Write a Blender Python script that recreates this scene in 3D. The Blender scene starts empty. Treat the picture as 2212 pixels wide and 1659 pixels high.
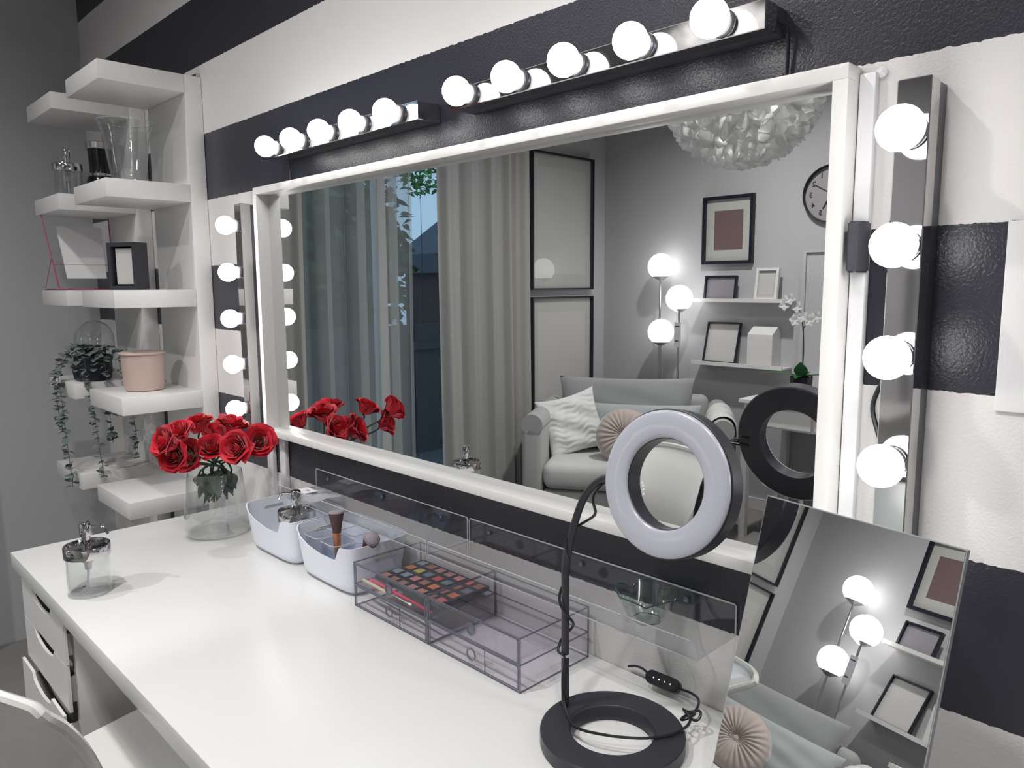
import bpy, bmesh, math, random
from mathutils import Vector, Matrix
C = bpy.context.scene.collection
sc = bpy.context.scene
PI = math.pi
random.seed(7)

# ------------------------------------------------------------------ materials
def newmat(name):
    m = bpy.data.materials.new(name); m.use_nodes = True
    nt = m.node_tree; nt.nodes.clear()
    out = nt.nodes.new('ShaderNodeOutputMaterial')
    return m, nt, out
def pbr(name, col, rough=.5, metal=0., spec=.5, bump=0., bscale=200., var=0., vscale=8., trans=0., coat=0., sheen=0., sss=0.):
    m, nt, out = newmat(name)
    b = nt.nodes.new('ShaderNodeBsdfPrincipled')
    b.inputs['Base Color'].default_value = (*col, 1)
    b.inputs['Roughness'].default_value = rough
    b.inputs['Metallic'].default_value = metal
    b.inputs['Specular IOR Level'].default_value = spec
    b.inputs['Transmission Weight'].default_value = trans
    b.inputs['Coat Weight'].default_value = coat
    b.inputs['Sheen Weight'].default_value = sheen
    nt.links.new(b.outputs[0], out.inputs[0])
    if bump or var:
        tc = nt.nodes.new('ShaderNodeTexCoord')
    if bump:
        n = nt.nodes.new('ShaderNodeTexNoise'); n.inputs['Scale'].default_value = bscale; n.inputs['Detail'].default_value = 3
        nt.links.new(tc.outputs['Object'], n.inputs['Vector'])
        bp = nt.nodes.new('ShaderNodeBump'); bp.inputs['Strength'].default_value = bump; bp.inputs['Distance'].default_value = .002
        nt.links.new(n.outputs['Fac'], bp.inputs['Height']); nt.links.new(bp.outputs[0], b.inputs['Normal'])
    if var:
        n2 = nt.nodes.new('ShaderNodeTexNoise'); n2.inputs['Scale'].default_value = vscale; n2.inputs['Detail'].default_value = 4
        nt.links.new(tc.outputs['Object'], n2.inputs['Vector'])
        mx = nt.nodes.new('ShaderNodeMix'); mx.data_type = 'RGBA'
        mx.inputs['A'].default_value = (*[c*(1-var) for c in col], 1); mx.inputs['B'].default_value = (*[min(1, c*(1+var)) for c in col], 1)
        nt.links.new(n2.outputs['Fac'], mx.inputs['Factor']); nt.links.new(mx.outputs['Result'], b.inputs['Base Color'])
    return m
def emit(name, col, s):
    m, nt, out = newmat(name)
    e = nt.nodes.new('ShaderNodeEmission'); e.inputs[0].default_value = (*col, 1); e.inputs[1].default_value = s
    nt.links.new(e.outputs[0], out.inputs[0]); return m
def clear(name, tint=(1, 1, 1), ior=1.45, boost=1.0, rough=.0, haze=0., hazecol=(.8,.8,.8)):
    """thin clear plastic / glass: light passes straight through, Fresnel gloss on top, optional body haze"""
    m, nt, out = newmat(name)
    t = nt.nodes.new('ShaderNodeBsdfTransparent'); t.inputs[0].default_value = (*tint, 1)
    g = nt.nodes.new('ShaderNodeBsdfGlossy'); g.inputs['Roughness'].default_value = rough; g.inputs[0].default_value = (1, 1, 1, 1)
    f = nt.nodes.new('ShaderNodeLayerWeight'); f.inputs[0].default_value = .5
    pw = nt.nodes.new('ShaderNodeMath'); pw.operation = 'POWER'; pw.inputs[1].default_value = 5.0; nt.links.new(f.outputs['Facing'], pw.inputs[0])
    f0 = ((ior-1)/(ior+1))**2
    mu = nt.nodes.new('ShaderNodeMath'); mu.operation = 'MULTIPLY_ADD'; mu.inputs[1].default_value = (1-f0)*boost; mu.inputs[2].default_value = f0*boost; mu.use_clamp = True
    nt.links.new(pw.outputs[0], mu.inputs[0])
    mx = nt.nodes.new('ShaderNodeMixShader'); nt.links.new(mu.outputs[0], mx.inputs[0]); 
    base = t.outputs[0]
    if haze:
        d = nt.nodes.new('ShaderNodeBsdfDiffuse'); d.inputs[0].default_value = (*hazecol, 1)
        m2 = nt.nodes.new('ShaderNodeMixShader'); m2.inputs[0].default_value = haze
        nt.links.new(t.outputs[0], m2.inputs[1]); nt.links.new(d.outputs[0], m2.inputs[2]); base = m2.outputs[0]
    nt.links.new(base, mx.inputs[1]); nt.links.new(g.outputs[0], mx.inputs[2])
    nt.links.new(mx.outputs[0], out.inputs[0]); return m
def cloth(name, col, transp=0., translu=.3, bump=.0, bscale=400):
    m, nt, out = newmat(name)
    d = nt.nodes.new('ShaderNodeBsdfDiffuse'); d.inputs[0].default_value = (*col, 1)
    tl = nt.nodes.new('ShaderNodeBsdfTranslucent'); tl.inputs[0].default_value = (*col, 1)
    a = nt.nodes.new('ShaderNodeMixShader'); a.inputs[0].default_value = translu
    nt.links.new(d.outputs[0], a.inputs[1]); nt.links.new(tl.outputs[0], a.inputs[2])
    last = a.outputs[0]
    if transp:
        tr = nt.nodes.new('ShaderNodeBsdfTransparent')
        b = nt.nodes.new('ShaderNodeMixShader'); b.inputs[0].default_value = transp
        nt.links.new(last, b.inputs[1]); nt.links.new(tr.outputs[0], b.inputs[2]); last = b.outputs[0]
    if bump:
        tc = nt.nodes.new('ShaderNodeTexCoord'); n = nt.nodes.new('ShaderNodeTexNoise'); n.inputs['Scale'].default_value = bscale
        nt.links.new(tc.outputs['Object'], n.inputs['Vector'])
        bp = nt.nodes.new('ShaderNodeBump'); bp.inputs['Strength'].default_value = bump; bp.inputs['Distance'].default_value = .004
        nt.links.new(n.outputs['Fac'], bp.inputs['Height']); nt.links.new(bp.outputs[0], d.inputs['Normal'])
    nt.links.new(last, out.inputs[0]); return m
def striped():
    m, nt, out = newmat('striped_paint')
    N = nt.nodes.new; L = nt.links.new
    b = N('ShaderNodeBsdfPrincipled'); tc = N('ShaderNodeTexCoord'); sx = N('ShaderNodeSeparateXYZ'); L(tc.outputs['Object'], sx.inputs[0])
    n = N('ShaderNodeTexNoise'); n.inputs['Scale'].default_value = 90; n.inputs['Detail'].default_value = 2; L(tc.outputs['Object'], n.inputs['Vector'])
    w = N('ShaderNodeMath'); w.operation = 'MULTIPLY_ADD'; w.inputs[1].default_value = .006; w.inputs[2].default_value = -.003; L(n.outputs['Fac'], w.inputs[0])
    a = N('ShaderNodeMath'); a.operation = 'ADD'; L(sx.outputs['Z'], a.inputs[0]); L(w.outputs[0], a.inputs[1])
    s = N('ShaderNodeMath'); s.operation = 'SUBTRACT'; s.inputs[1].default_value = .867-.3815*4; L(a.outputs[0], s.inputs[0])
    d = N('ShaderNodeMath'); d.operation = 'DIVIDE'; d.inputs[1].default_value = .3815; L(s.outputs[0], d.inputs[0])
    fr = N('ShaderNodeMath'); fr.operation = 'FRACT'; L(d.outputs[0], fr.inputs[0])
    lt = N('ShaderNodeMath'); lt.operation = 'LESS_THAN'; lt.inputs[1].default_value = .495; L(fr.outputs[0], lt.inputs[0])
    mx = N('ShaderNodeMix'); mx.data_type = 'RGBA'; mx.inputs['A'].default_value = (.71, .69, .68, 1); mx.inputs['B'].default_value = (.030, .030, .042, 1)
    L(lt.outputs[0], mx.inputs['Factor']); L(mx.outputs['Result'], b.inputs['Base Color'])
    mr = N('ShaderNodeMix'); mr.inputs['A'].default_value = .75; mr.inputs['B'].default_value = .32; L(lt.outputs[0], mr.inputs['Factor']); L(mr.outputs['Result'], b.inputs['Roughness'])
    n2 = N('ShaderNodeTexNoise'); n2.inputs['Scale'].default_value = 270; n2.inputs['Detail'].default_value = 2; n2.inputs['Distortion'].default_value = .6; L(tc.outputs['Object'], n2.inputs['Vector'])
    bp = N('ShaderNodeBump'); bp.inputs['Strength'].default_value = .4; bp.inputs['Distance'].default_value = .0014
    L(n2.outputs['Fac'], bp.inputs['Height']); L(bp.outputs[0], b.inputs['Normal']); L(b.outputs[0], out.inputs[0])
    return m
M = {}
M['stripe'] = striped()
M['wall'] = pbr('grey_wall_paint', (.50, .50, .515), .8, bump=.15, bscale=150)
M['ceil'] = pbr('ceiling_paint', (.42, .42, .43), .9)
M['floor'] = pbr('grey_floor', (.24, .235, .225), .5, var=.15, vscale=3)
M['desk'] = pbr('white_laminate', (.83, .83, .82), .28, spec=.5, var=.015, vscale=2)
M['wht'] = pbr('white_lacquer', (.76, .75, .74), .38)
M['whtframe'] = pbr('white_foil_frame', (.83, .82, .80), .3)
M['groove'] = pbr('shadow_grey', (.16, .16, .19), .6)
M['mirror'] = pbr('silvered_glass', (.86, .87, .87), .0, metal=1.)
M['medge'] = pbr('glass_edge_green', (.40, .43, .43), .25, spec=.6)
M['chrome'] = pbr('chrome', (.60, .59, .59), .06, metal=1.)
M['chrome2'] = pbr('brushed_chrome', (.62, .61, .60), .22, metal=1.)
M['dkmetal'] = pbr('dark_steel', (.12, .12, .14), .35, metal=.6)
M['bulb'] = emit('glowing_bulb', (1, .985, .965), 13)
M['bulbbase'] = pbr('bulb_base_plastic', (.8, .78, .76), .4)
M['globe'] = emit('opal_globe_glow', (1, .97, .94), 4.2)
M['black'] = pbr('black_satin', (.028, .029, .038), .38)
M['blackgl'] = pbr('black_gloss', (.012, .012, .018), .16)
M['navy'] = pbr('navy_pot', (.012, .014, .03), .45)
M['cable'] = pbr('black_cable', (.015, .017, .02), .3)
M['diffuser'] = pbr('frosted_diffuser', (.53, .54, .62), .25, spec=.5, coat=.3)
M['glass'] = clear('clear_glass', (.955, .965, .965), 1.52, 1.5)
M['thinglass'] = clear('thin_glass', (.985, .99, .99), 1.4, .9)
M['pane'] = clear('window_glass', (.93, .95, .96), 1.45, .8)
M['gglass'] = clear('grey_green_glass', (.86, .90, .885), 1.5, 1.3)
M['gedge'] = pbr('glass_rim_dark', (.05, .10, .11), .08, spec=.8)
M['acryl'] = clear('clear_acrylic', (.955, .96, .965), 1.49, 1.0)
M['acedge'] = clear('acrylic_polished_edge', (.8, .8, .82), 1.49, 1.0, haze=.45, hazecol=(.85, .85, .88))
M['org'] = clear('smoky_acrylic', (.990, .987, .994), 1.45, .55)
M['orgedge'] = clear('smoky_acrylic_edge', (.5, .5, .56), 1.49, 1.2, haze=.35, hazecol=(.30, .31, .38))
M['cupm'] = clear('clear_cup_plastic', (.93, .94, .96), 1.49, 1.1)
M['bin'] = pbr('white_plastic_bin', (.76, .79, .87), .42)
M['red'] = pbr('rose_petal', (.62, .002, .024), .6, sheen=.25, var=.3, vscale=40)
M['leaf'] = pbr('rose_leaf', (.035, .075, .05), .5, var=.3, vscale=60)
M['stem'] = pbr('stem_green', (.03, .06, .03), .6)
M['euc'] = pbr('eucalyptus_leaf', (.15, .19, .175), .6, var=.25, vscale=50)
M['eucstem'] = pbr('eucalyptus_stem', (.10, .11, .095), .6)
M['pinkcer'] = pbr('speckled_pink_ceramic', (.52, .40, .355), .42, var=.10, vscale=500)
M['pinkedge'] = pbr('crimson_edge', (.42, .02, .10), .35)
M['paper'] = pbr('blank_paper', (.55, .54, .53), .7)
M['paperw'] = pbr('white_paper', (.75, .75, .76), .7)
M['mat'] = pbr('picture_mat', (.50, .50, .47), .8)
M['mauve'] = pbr('mauve_print', (.165, .11, .11), .8)
M['greyprint'] = pbr('grey_print', (.27, .26, .29), .8)
M['printglass'] = pbr('glazed_blank_print', (.44, .43, .42), .06, spec=.7)
M['frm'] = pbr('navy_black_frame', (.008, .011, .022), .4)
M['curt'] = cloth('linen_curtain', (.50, .49, .46), translu=.25, bump=.2)
M['sheer'] = cloth('sheer_voile', (.55, .56, .54), transp=.56, translu=.4)
M['sofa'] = pbr('light_grey_upholstery', (.42, .42, .42), .85, sheen=.3, bump=.2, bscale=300)
M['seatf'] = pbr('pale_seat_fabric', (.58, .59, .58), .85, sheen=.3, bump=.2, bscale=300)
M['cush1'] = pbr('grey_cushion_fabric', (.33, .34, .345), .9, sheen=.3)
M['cush2'] = pbr('blue_grey_cushion_fabric', (.44, .47, .48), .9, sheen=.3)
M['cushw'] = pbr('white_seersucker', (.78, .79, .79), .9, bump=.9, bscale=45)
M['velvet'] = pbr('blush_velvet', (.52, .44, .40), .7, sheen=.6)
M['throw'] = pbr('white_knit_throw', (.62, .62, .60), .95, bump=.6, bscale=150)
M['pinkthrow'] = pbr('dusty_pink_cloth', (.36, .18, .20), .9)
M['pendglow'] = emit('pendant_inner_glow', (1, .98, .95), 30)
M['shade'] = cloth('pendant_foil', (.88, .88, .88), translu=.55)
M['tree'] = pbr('tree_foliage', (.05, .115, .045), .7, var=.5, vscale=3)
M['tree2'] = pbr('light_tree_foliage', (.12, .30, .07), .7, var=.4, vscale=3)
M['bark'] = pbr('bark', (.05, .045, .05), .9)
M['slate'] = pbr('slate_roof', (.075, .085, .11), .8, var=.2, vscale=6)
M['brick'] = pbr('brown_brick', (.08, .05, .05), .9, var=.2, vscale=10)
M['fence'] = pbr('dark_fence_wood', (.06, .055, .06), .8)
M['ground'] = pbr('paving', (.10, .11, .12), .9)
M['bristle'] = pbr('brown_bristle', (.10, .055, .055), .8, bump=.9, bscale=900)
M['bristletip'] = pbr('grey_mauve_bristle', (.36, .31, .36), .9, bump=.9, bscale=900)
M['copper'] = pbr('copper_handle', (.60, .25, .12), .3, metal=.7)
M['beige'] = pbr('beige_wood', (.62, .52, .36), .6)
M['pinkst'] = pbr('hot_pink_plastic', (.85, .04, .15), .35)
M['palette'] = pbr('palette_black', (.03, .035, .045), .4)
M['chairw'] = pbr('white_glossy_plastic', (.80, .80, .77), .10, spec=.6, coat=.6)
M['trunk'] = pbr('white_pvc', (.78, .78, .80), .35)
M['orch'] = pbr('orchid_petal', (.72, .72, .72), .7)
M['orchleaf'] = pbr('orchid_leaf', (.02, .12, .035), .4)
M['tagm'] = pbr('tag_grey', (.62, .61, .66), .7)
M['dark'] = pbr('dark_ink', (.03, .03, .04), .7)
M['clockf'] = pbr('clock_face', (.36, .34, .35), .6)
M['tan'] = pbr('tan_cord', (.3, .28, .25), .7)
M['led'] = emit('tiny_led', (1, .95, .8), 1.5)
M['screw'] = pbr('screw_steel', (.25, .25, .27), .3, metal=1.)
M['rug'] = pbr('grey_rug', (.10, .105, .10), 1., bump=.6, bscale=250)

# ------------------------------------------------------------------ mesh helpers
def NB(): return bmesh.new()
def obj(name, bm, mat, parent=None, smooth=True, ang=35, kind=None, label=None):
    me = bpy.data.meshes.new(name)
    bmesh.ops.recalc_face_normals(bm, faces=bm.faces[:]) if smooth != 'keep' else None
    bm.to_mesh(me); bm.free()
    mats = mat if isinstance(mat, (list, tuple)) else [mat]
    for m in mats: me.materials.append(m)
    o = bpy.data.objects.new(name, me); C.objects.link(o)
    if smooth:
        for p in me.polygons: p.use_smooth = True
        try: me.set_sharp_from_angle(angle=math.radians(ang))
        except Exception: pass
    if parent is not None: o.parent = parent
    if kind: o['kind'] = kind
    if label: o['label'] = label
    return o
def thing(name, label, cat, loc=(0, 0, 0), rotz=0, group=None):
    o = bpy.data.objects.new(name, None); C.objects.link(o)
    o.location = loc; o.rotation_euler = (0, 0, rotz); o.empty_display_size = .05
    o['label'] = label; o['category'] = cat
    if group: o['group'] = group
    return o
def tag(o, label, cat, group=None):
    o['label'] = label; o['category'] = cat
    if group: o['group'] = group
    return o
def struct(name, bm, mat, smooth=False):
    o = obj(name, bm, mat, None, smooth); o['kind'] = 'structure'; return o
def dup(root, loc=None, rot=None, label=None, group=None):
    r = root.copy(); C.objects.link(r)
    if loc is not None: r.location = loc
    if rot is not None: r.rotation_euler = rot
    if label: r['label'] = label
    if group: r['group'] = group
    for ch in list(root.children):
        c = ch.copy(); C.objects.link(c); c.parent = r
        for g in list(ch.children):
            d = g.copy(); C.objects.link(d); d.parent = c
    return r
def box(bm, x0, y0, z0, x1, y1, z1, bev=0., seg=2, mat=0, M4=None):
    n0 = len(bm.faces)
    r = bmesh.ops.create_cube(bm, size=1)
    vs = r['verts']
    for v in vs:
        v.co = Vector(((x0+x1)/2 + v.co.x*(x1-x0), (y0+y1)/2 + v.co.y*(y1-y0), (z0+z1)/2 + v.co.z*(z1-z0)))
    fs = set(f for v in vs for f in v.link_faces)
    es = list(set(e for v in vs for e in v.link_edges))
    if bev:
        rr = bmesh.ops.bevel(bm, geom=es, offset=bev, segments=seg, affect='EDGES', profile=.5)
        vs = list(set(rr['verts']) | set(v for f in rr['faces'] for v in f.verts) | set(v for v in vs if v.is_valid))
        fs = set(f for v in vs for f in v.link_faces)
    for f in fs: f.material_index = mat
    if M4 is not None: bmesh.ops.transform(bm, matrix=M4, verts=list(set(vs)))
    return vs
def lathe(bm, prof, n=32, c=(0, 0, 0), mat=0, close=False, axis=None, sq=None):
    rings = []
    for (r, z) in prof:
        ring = []
        for i in range(n):
            a = 2*PI*i/n
            ca, sa = math.cos(a), math.sin(a)
            p = Vector((r*ca, r*sa, z))
            if axis is not None: p = axis @ p
            ring.append(bm.verts.new(p + Vector(c)))
        rings.append(ring)
    for k in range(len(rings)-1 + (1 if close else 0)):
        A, B_ = rings[k], rings[(k+1) % len(rings)]
        for i in range(n):
            f = bm.faces.new((A[i], A[(i+1) % n], B_[(i+1) % n], B_[i])); f.material_index = mat
    if not close:
        if prof[0][0] > 1e-6: bm.faces.new(rings[0][::-1]).material_index = mat
        if prof[-1][0] > 1e-6: bm.faces.new(rings[-1]).material_index = mat
    return rings
def cyl(bm, p0, p1, r0, r1=None, n=20, mat=0):
    r1 = r0 if r1 is None else r1
    p0, p1 = Vector(p0), Vector(p1); d = (p1-p0); L = d.length
    q = d.to_track_quat('Z', 'Y').to_matrix()
    lathe(bm, [(r0, 0), (r1, L)], n, p0, mat, axis=q)
def smoothpts(pts, sub=6):
    P = [Vector(p) for p in pts]; out = []
    for i in range(len(P)-1):
        p0 = P[max(i-1, 0)]; p1 = P[i]; p2 = P[i+1]; p3 = P[min(i+2, len(P)-1)]
        for k in range(sub):
            t = k/sub
            out.append(.5*((2*p1) + (-p0+p2)*t + (2*p0-5*p1+4*p2-p3)*t*t + (-p0+3*p1-3*p2+p3)*t**3))
    out.append(P[-1]); return out
def tube(bm, pts, r, n=8, mat=0, sm=True, closed=False):
    P = smoothpts(pts) if sm else [Vector(p) for p in pts]
    rings = []; up = None
    for i, p in enumerate(P):
        t = (P[min(i+1, len(P)-1)] - P[max(i-1, 0)])
        if t.length < 1e-9: t = Vector((0, 0, 1))
        t.normalize()
        if up is None: up = t.orthogonal().normalized()
        up = (up - t*up.dot(t)).normalized(); s = t.cross(up)
        rr = r(i/(len(P)-1)) if callable(r) else r
        rings.append([bm.verts.new(p + up*math.cos(2*PI*k/n)*rr + s*math.sin(2*PI*k/n)*rr) for k in range(n)])
    for a, b in zip(rings, rings[1:]):
        for k in range(n):
            bm.faces.new((a[k], a[(k+1) % n], b[(k+1) % n], b[k])).material_index = mat
    bm.faces.new(rings[0][::-1]).material_index = mat; bm.faces.new(rings[-1]).material_index = mat
def grid(bm, fn, nu, nv, mat=0, thick=0., wrapu=False):
    V = [[bm.verts.new(Vector(fn(i/(nu-1 if not wrapu else nu), j/(nv-1)))) for i in range(nu)] for j in range(nv)]
    F = []
    for j in range(nv-1):
        for i in range(nu if wrapu else nu-1):
            f = bm.faces.new((V[j][i], V[j][(i+1) % nu], V[j+1][(i+1) % nu], V[j+1][i])); f.material_index = mat; F.append(f)
    if thick:
        bmesh.ops.recalc_face_normals(bm, faces=F)
        bmesh.ops.solidify(bm, geom=F, thickness=thick)
    return V
def prism(bm, poly, z0, z1, mat=0, M4=None):
    a = [bm.verts.new((x, y, z0)) for x, y in poly]; b = [bm.verts.new((x, y, z1)) for x, y in poly]
    n = len(poly)
    bm.faces.new(a[::-1]).material_index = mat; bm.faces.new(b).material_index = mat
    for i in range(n): bm.faces.new((a[i], a[(i+1) % n], b[(i+1) % n], b[i])).material_index = mat
    if M4 is not None: bmesh.ops.transform(bm, matrix=M4, verts=a+b)
def rrect(x0, y0, x1, y1, r, n=5):
    out = []
    for cx, cy, a0 in ((x1-r, y1-r, 0), (x0+r, y1-r, 90), (x0+r, y0+r, 180), (x1-r, y0+r, 270)):
        for k in range(n+1):
            a = math.radians(a0 + 90*k/n); out.append((cx+r*math.cos(a), cy+r*math.sin(a)))
    return out
def ball(bm, c, r, n=24, m=16, sx=1, sy=1, sz=1, mat=0):
    prof = [(max(1e-7, r*math.sin(PI*k/m)), -r*math.cos(PI*k/m)) for k in range(m+1)]
    rings = lathe(bm, prof, n, (0, 0, 0), mat, close=False)
    vs = [v for R_ in rings for v in R_]
    for v in vs: v.co = Vector((v.co.x*sx + c[0], v.co.y*sy + c[1], v.co.z*sz + c[2]))
    bmesh.ops.remove_doubles(bm, verts=vs, dist=1e-6)

# ------------------------------------------------------------------ room shell
bm = NB(); box(bm, -3.37, 0, 0, 1.6, .1, 2.75); struct('wall_front', bm, M['stripe'])
bm = NB(); box(bm, -3.37, -3.40, 0, 1.6, -3.28, 2.75); struct('wall_back', bm, M['wall'])
bm = NB(); box(bm, 1.6, -3.40, 0, 1.7, .1, 2.75); struct('wall_right', bm, M['wall'])
WY0, WY1, WZ0, WZ1 = -2.25, -.62, .08, 2.45
bm = NB()
box(bm, -3.49, WY1, 0, -3.37, .1, 2.75); box(bm, -3.49, -3.40, 0, -3.37, WY0, 2.75)
box(bm, -3.49, WY0, WZ1, -3.37, WY1, 2.75); box(bm, -3.49, WY0, 0, -3.37, WY1, WZ0)
struct('wall_left', bm, M['wall'])
bm = NB(); box(bm, -3.49, -3.40, -.1, 1.7, .1, 0); struct('floor', bm, M['floor'])
bm = NB(); box(bm, -3.49, -3.40, 2.75, 1.7, .1, 2.85); struct('ceiling', bm, M['ceil'])
bm = NB()
for a, b in ((WY0, WY0+.06), (WY1-.06, WY1), (-1.46, -1.40)): box(bm, -3.46, a, WZ0, -3.41, b, WZ1)
for a, b in ((WZ0, WZ0+.06), (WZ1-.06, WZ1)): box(bm, -3.46, WY0, a, -3.41, WY1, b)
w = struct('window_1', bm, M['wht'])
bm = NB(); box(bm, -3.438, WY0+.05, WZ0+.05, -3.432, WY1-.05, WZ1-.05); obj('pane', bm, M['pane'], w, False)
bm = NB(); box(bm, -3.37, -3.28, 0, 1.6, -3.268, .07); struct('baseboard_back', bm, M['wht'])
bm = NB(); box(bm, -.213, -.004, 1.232, .5, -.0005, 1.4375, .001)
o = obj('wall_panel', bm, M['paperw'], None, False); tag(o, 'blank white sheet mounted flat on the striped wall at the right edge', 'wall panel')

# ------------------------------------------------------------------ big mirror
t = thing('wall_mirror', 'large rectangular wall mirror in a deep white box frame', 'mirror', (-1.13, -.001, .981))
def L_(x, y, z, o=(-1.13, -.001, .981)): return (x-o[0], y-o[1], z-o[2])
bm = NB()
X0, X1, Z0, Z1, D, W = -.755, .755, 0., .645, -.040, .018
box(bm, X0, D, Z1-W, X1, 0, Z1, .0015); box(bm, X0, D, Z0, X1, 0, Z0+W, .0015)
box(bm, X0, D, Z0+W, X0+W, 0, Z1-W, .0); box(bm, X1-W, D, Z0+W, X1, 0, Z1-W, .0)
obj('frame', bm, M['whtframe'], t, True, 30)
bm = NB(); box(bm, X0+W, -.007, Z0+W, X1-W, -.002, Z1-W); obj('mirror_glass', bm, M['mirror'], t, False)

# ------------------------------------------------------------------ vanity lights
def light_bar(label, loc, vertical):
    # local: long axis X (0..0.6), front towards -Y; vertical bars are turned so the long axis runs down -Z
    t = thing('vanity_light', label, 'light', loc, 0, 'chrome five-bulb light bars around the mirror')
    R3 = Matrix.Identity(4)
    if vertical: R3 = Matrix.Rotation(math.radians(90), 4, 'Y')
    def fin(bm): bmesh.ops.transform(bm, matrix=R3, verts=bm.verts[:]); return bm
    bm = NB(); box(bm, 0.002, -.027, -.0165, .598, -.001, .0165); obj('back_plate', fin(bm), M['dkmetal'], t, False)
    bm = NB(); box(bm, 0, -.055, -.0175, .6, -.026, .0175, .0012, 1); obj('housing', fin(bm), M['chrome'], t, False)
    for i in range(5):
        x = .0575+.1213*i
        bm = NB(); lathe(bm, [(.0165, 0), (.0175, .002), (.0175, .006), (.016, .008)], 24, (0, 0, 0)); 
        bmesh.ops.transform(bm, matrix=Matrix.Translation((x, -.0545, 0)) @ Matrix.Rotation(math.radians(90), 4, 'X'), verts=bm.verts[:])
        s = obj('socket', fin(bm), M['dkmetal'], t)
        bm = NB()
        r = .0243; yc = -.089
        prof = [(1e-7, -r)] + [(r*math.sin(a), -r*math.cos(a)) for a in [PI*k/14 for k in range(1, 12)]] + [(.0150, r*.86)]
        lathe(bm, prof, 24, (0, 0, 0))
        bmesh.ops.transform(bm, matrix=Matrix.Translation((x, yc, 0)) @ Matrix.Rotation(math.radians(-90), 4, 'X'), verts=bm.verts[:])
        bmesh.ops.remove_doubles(bm, verts=bm.verts[:], dist=1e-6)
        g = obj('bulb', fin(bm), M['bulb'], t)
        bm = NB(); lathe(bm, [(.0150, 0), (.0156, .004), (.0150, .0095)], 24, (0, 0, 0))
        bmesh.ops.transform(bm, matrix=Matrix.Translation((x, -.0585, 0)) @ Matrix.Rotation(math.radians(90), 4, 'X'), verts=bm.verts[:])
        obj('bulb_collar', fin(bm), M['bulbbase'], g)
    return t
light_bar('chrome five-bulb light bar over the left part of the mirror', (-1.766, 0, 1.7005), False)
light_bar('chrome five-bulb light bar over the right part of the mirror', (-1.073, 0, 1.7005), False)
light_bar('upright chrome light bar between the shelf unit and the mirror', (-1.949, 0, 1.5905), True)
light_bar('upright chrome light bar on the wall right of the mirror', (-.2985, 0, 1.5915), True)
def cable(name, label, pts, r=.0025, mat='cable', cat='cable'):
    bm = NB(); o0 = Vector(pts[0]); tube(bm, [Vector(p)-o0 for p in pts], r); o = obj(name, bm, M[mat]); o.location = o0; tag(o, label, cat); return o
cable('power_cord', 'short black cord dropping from the right light bar behind the mirror frame', [(-.474, -.02, 1.70), (-.466, -.012, 1.69), (-.466, -.008, 1.66), (-.468, -.006, 1.628)])
cable('power_cord', 'short black cord dropping from the left light bar behind the mirror frame', [(-1.745, -.012, 1.684), (-1.752, -.006, 1.665), (-1.752, -.005, 1.628)], .002)
cable('power_cord', 'dark cable loop poking out behind the upright right light bar', [(-.322, -.006, 1.27), (-.334, -.008, 1.245), (-.339, -.009, 1.222), (-.333, -.007, 1.195), (-.322, -.006, 1.165)], .003)

def boxthing(name, label, cat, b, mat, bev=.001, group=None):
    x0, y0, z0, x1, y1, z1 = b
    bm = NB(); cx, cy = (x0+x1)/2, (y0+y1)/2
    box(bm, x0-cx, y0-cy, 0, x1-cx, y1-cy, z1-z0, bev); o = obj(name, bm, M[mat], None, True, 30); o.location = (cx, cy, z0)
    return tag(o, label, cat, group)
boxthing('cable_trunking', 'white cable channel running from mirror corner down to the desk, left one', 'cable trunking', (-1.932, -.014, .742, -1.900, -.0005, .981), 'trunk', .003)
boxthing('cable_trunking', 'narrower white cable channel below the mirror, right of the wider one', 'cable trunking', (-1.860, -.014, .742, -1.829, -.0005, .981), 'trunk', .003)
boxthing('cable_trunking', 'long white cable channel along the right edge of the mirror frame', 'cable trunking', (-.3735, -.014, .742, -.354, -.0005, 1.617), 'trunk', .003)
bm = NB()
prism(bm, [(-.009, .0), (.011, .0), (.010, -.014), (.004, -.026), (-.007, -.026)], 0, .060)
bmesh.ops.bevel(bm, geom=bm.edges[:], offset=.002, segments=2, affect='EDGES')
o = obj('magnet_hook', bm, M['dkmetal']); o.location = (-.3610, -.0141, 1.385); tag(o, 'dark grey clip stuck on the cable channel beside the mirror', 'clip')
bm = NB(); lathe(bm, [(.006, 0), (.0065, .003), (.003, .006), (1e-7, .007)], 16, axis=Matrix.Rotation(math.radians(90), 3, 'X')); o = obj('wall_screw', bm, M['trunk']); o.location = (-.352, -.0005, 1.617); tag(o, 'small white screw plug at the top right corner of the mirror', 'screw')

# ------------------------------------------------------------------ desk + drawer unit
t = thing('desk', 'long white laminate desk under the mirror', 'desk', (-1.105, -.30, 0))
bm = NB(); box(bm, -1.0, -.297, .703, 1.0, .299, .74, .0015); obj('desktop', bm, M['desk'], t, True, 30)
for px, py in ((.95, -.25), (.95, .25)):
    bm = NB(); cyl(bm, (px, py, 0), (px, py, .703), .02); obj('leg', bm, M['wht'], t)
t = thing('drawer_unit', 'white drawer unit under the left end of the desk', 'drawer unit', (-1.872, -.311, 0))
bm = NB()
box(bm, -.18, -.262, .03, -.165, .28, .702); box(bm, .165, -.262, .03, .18, .28, .702); box(bm, -.165, .265, .03, .165, .28, .702)
box(bm, -.165, -.262, .03, .165, .265, .05); box(bm, -.165, -.262, .685, .165, .265, .702); box(bm, -.178, -.279, .6935, .178, -.2625, .702)
obj('body', bm, M['wht'], t, False)
seams = [(.692, .599, 0), (.597, .495, 0), (.493, .286, -.013), (.282, .06, 0)]
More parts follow.
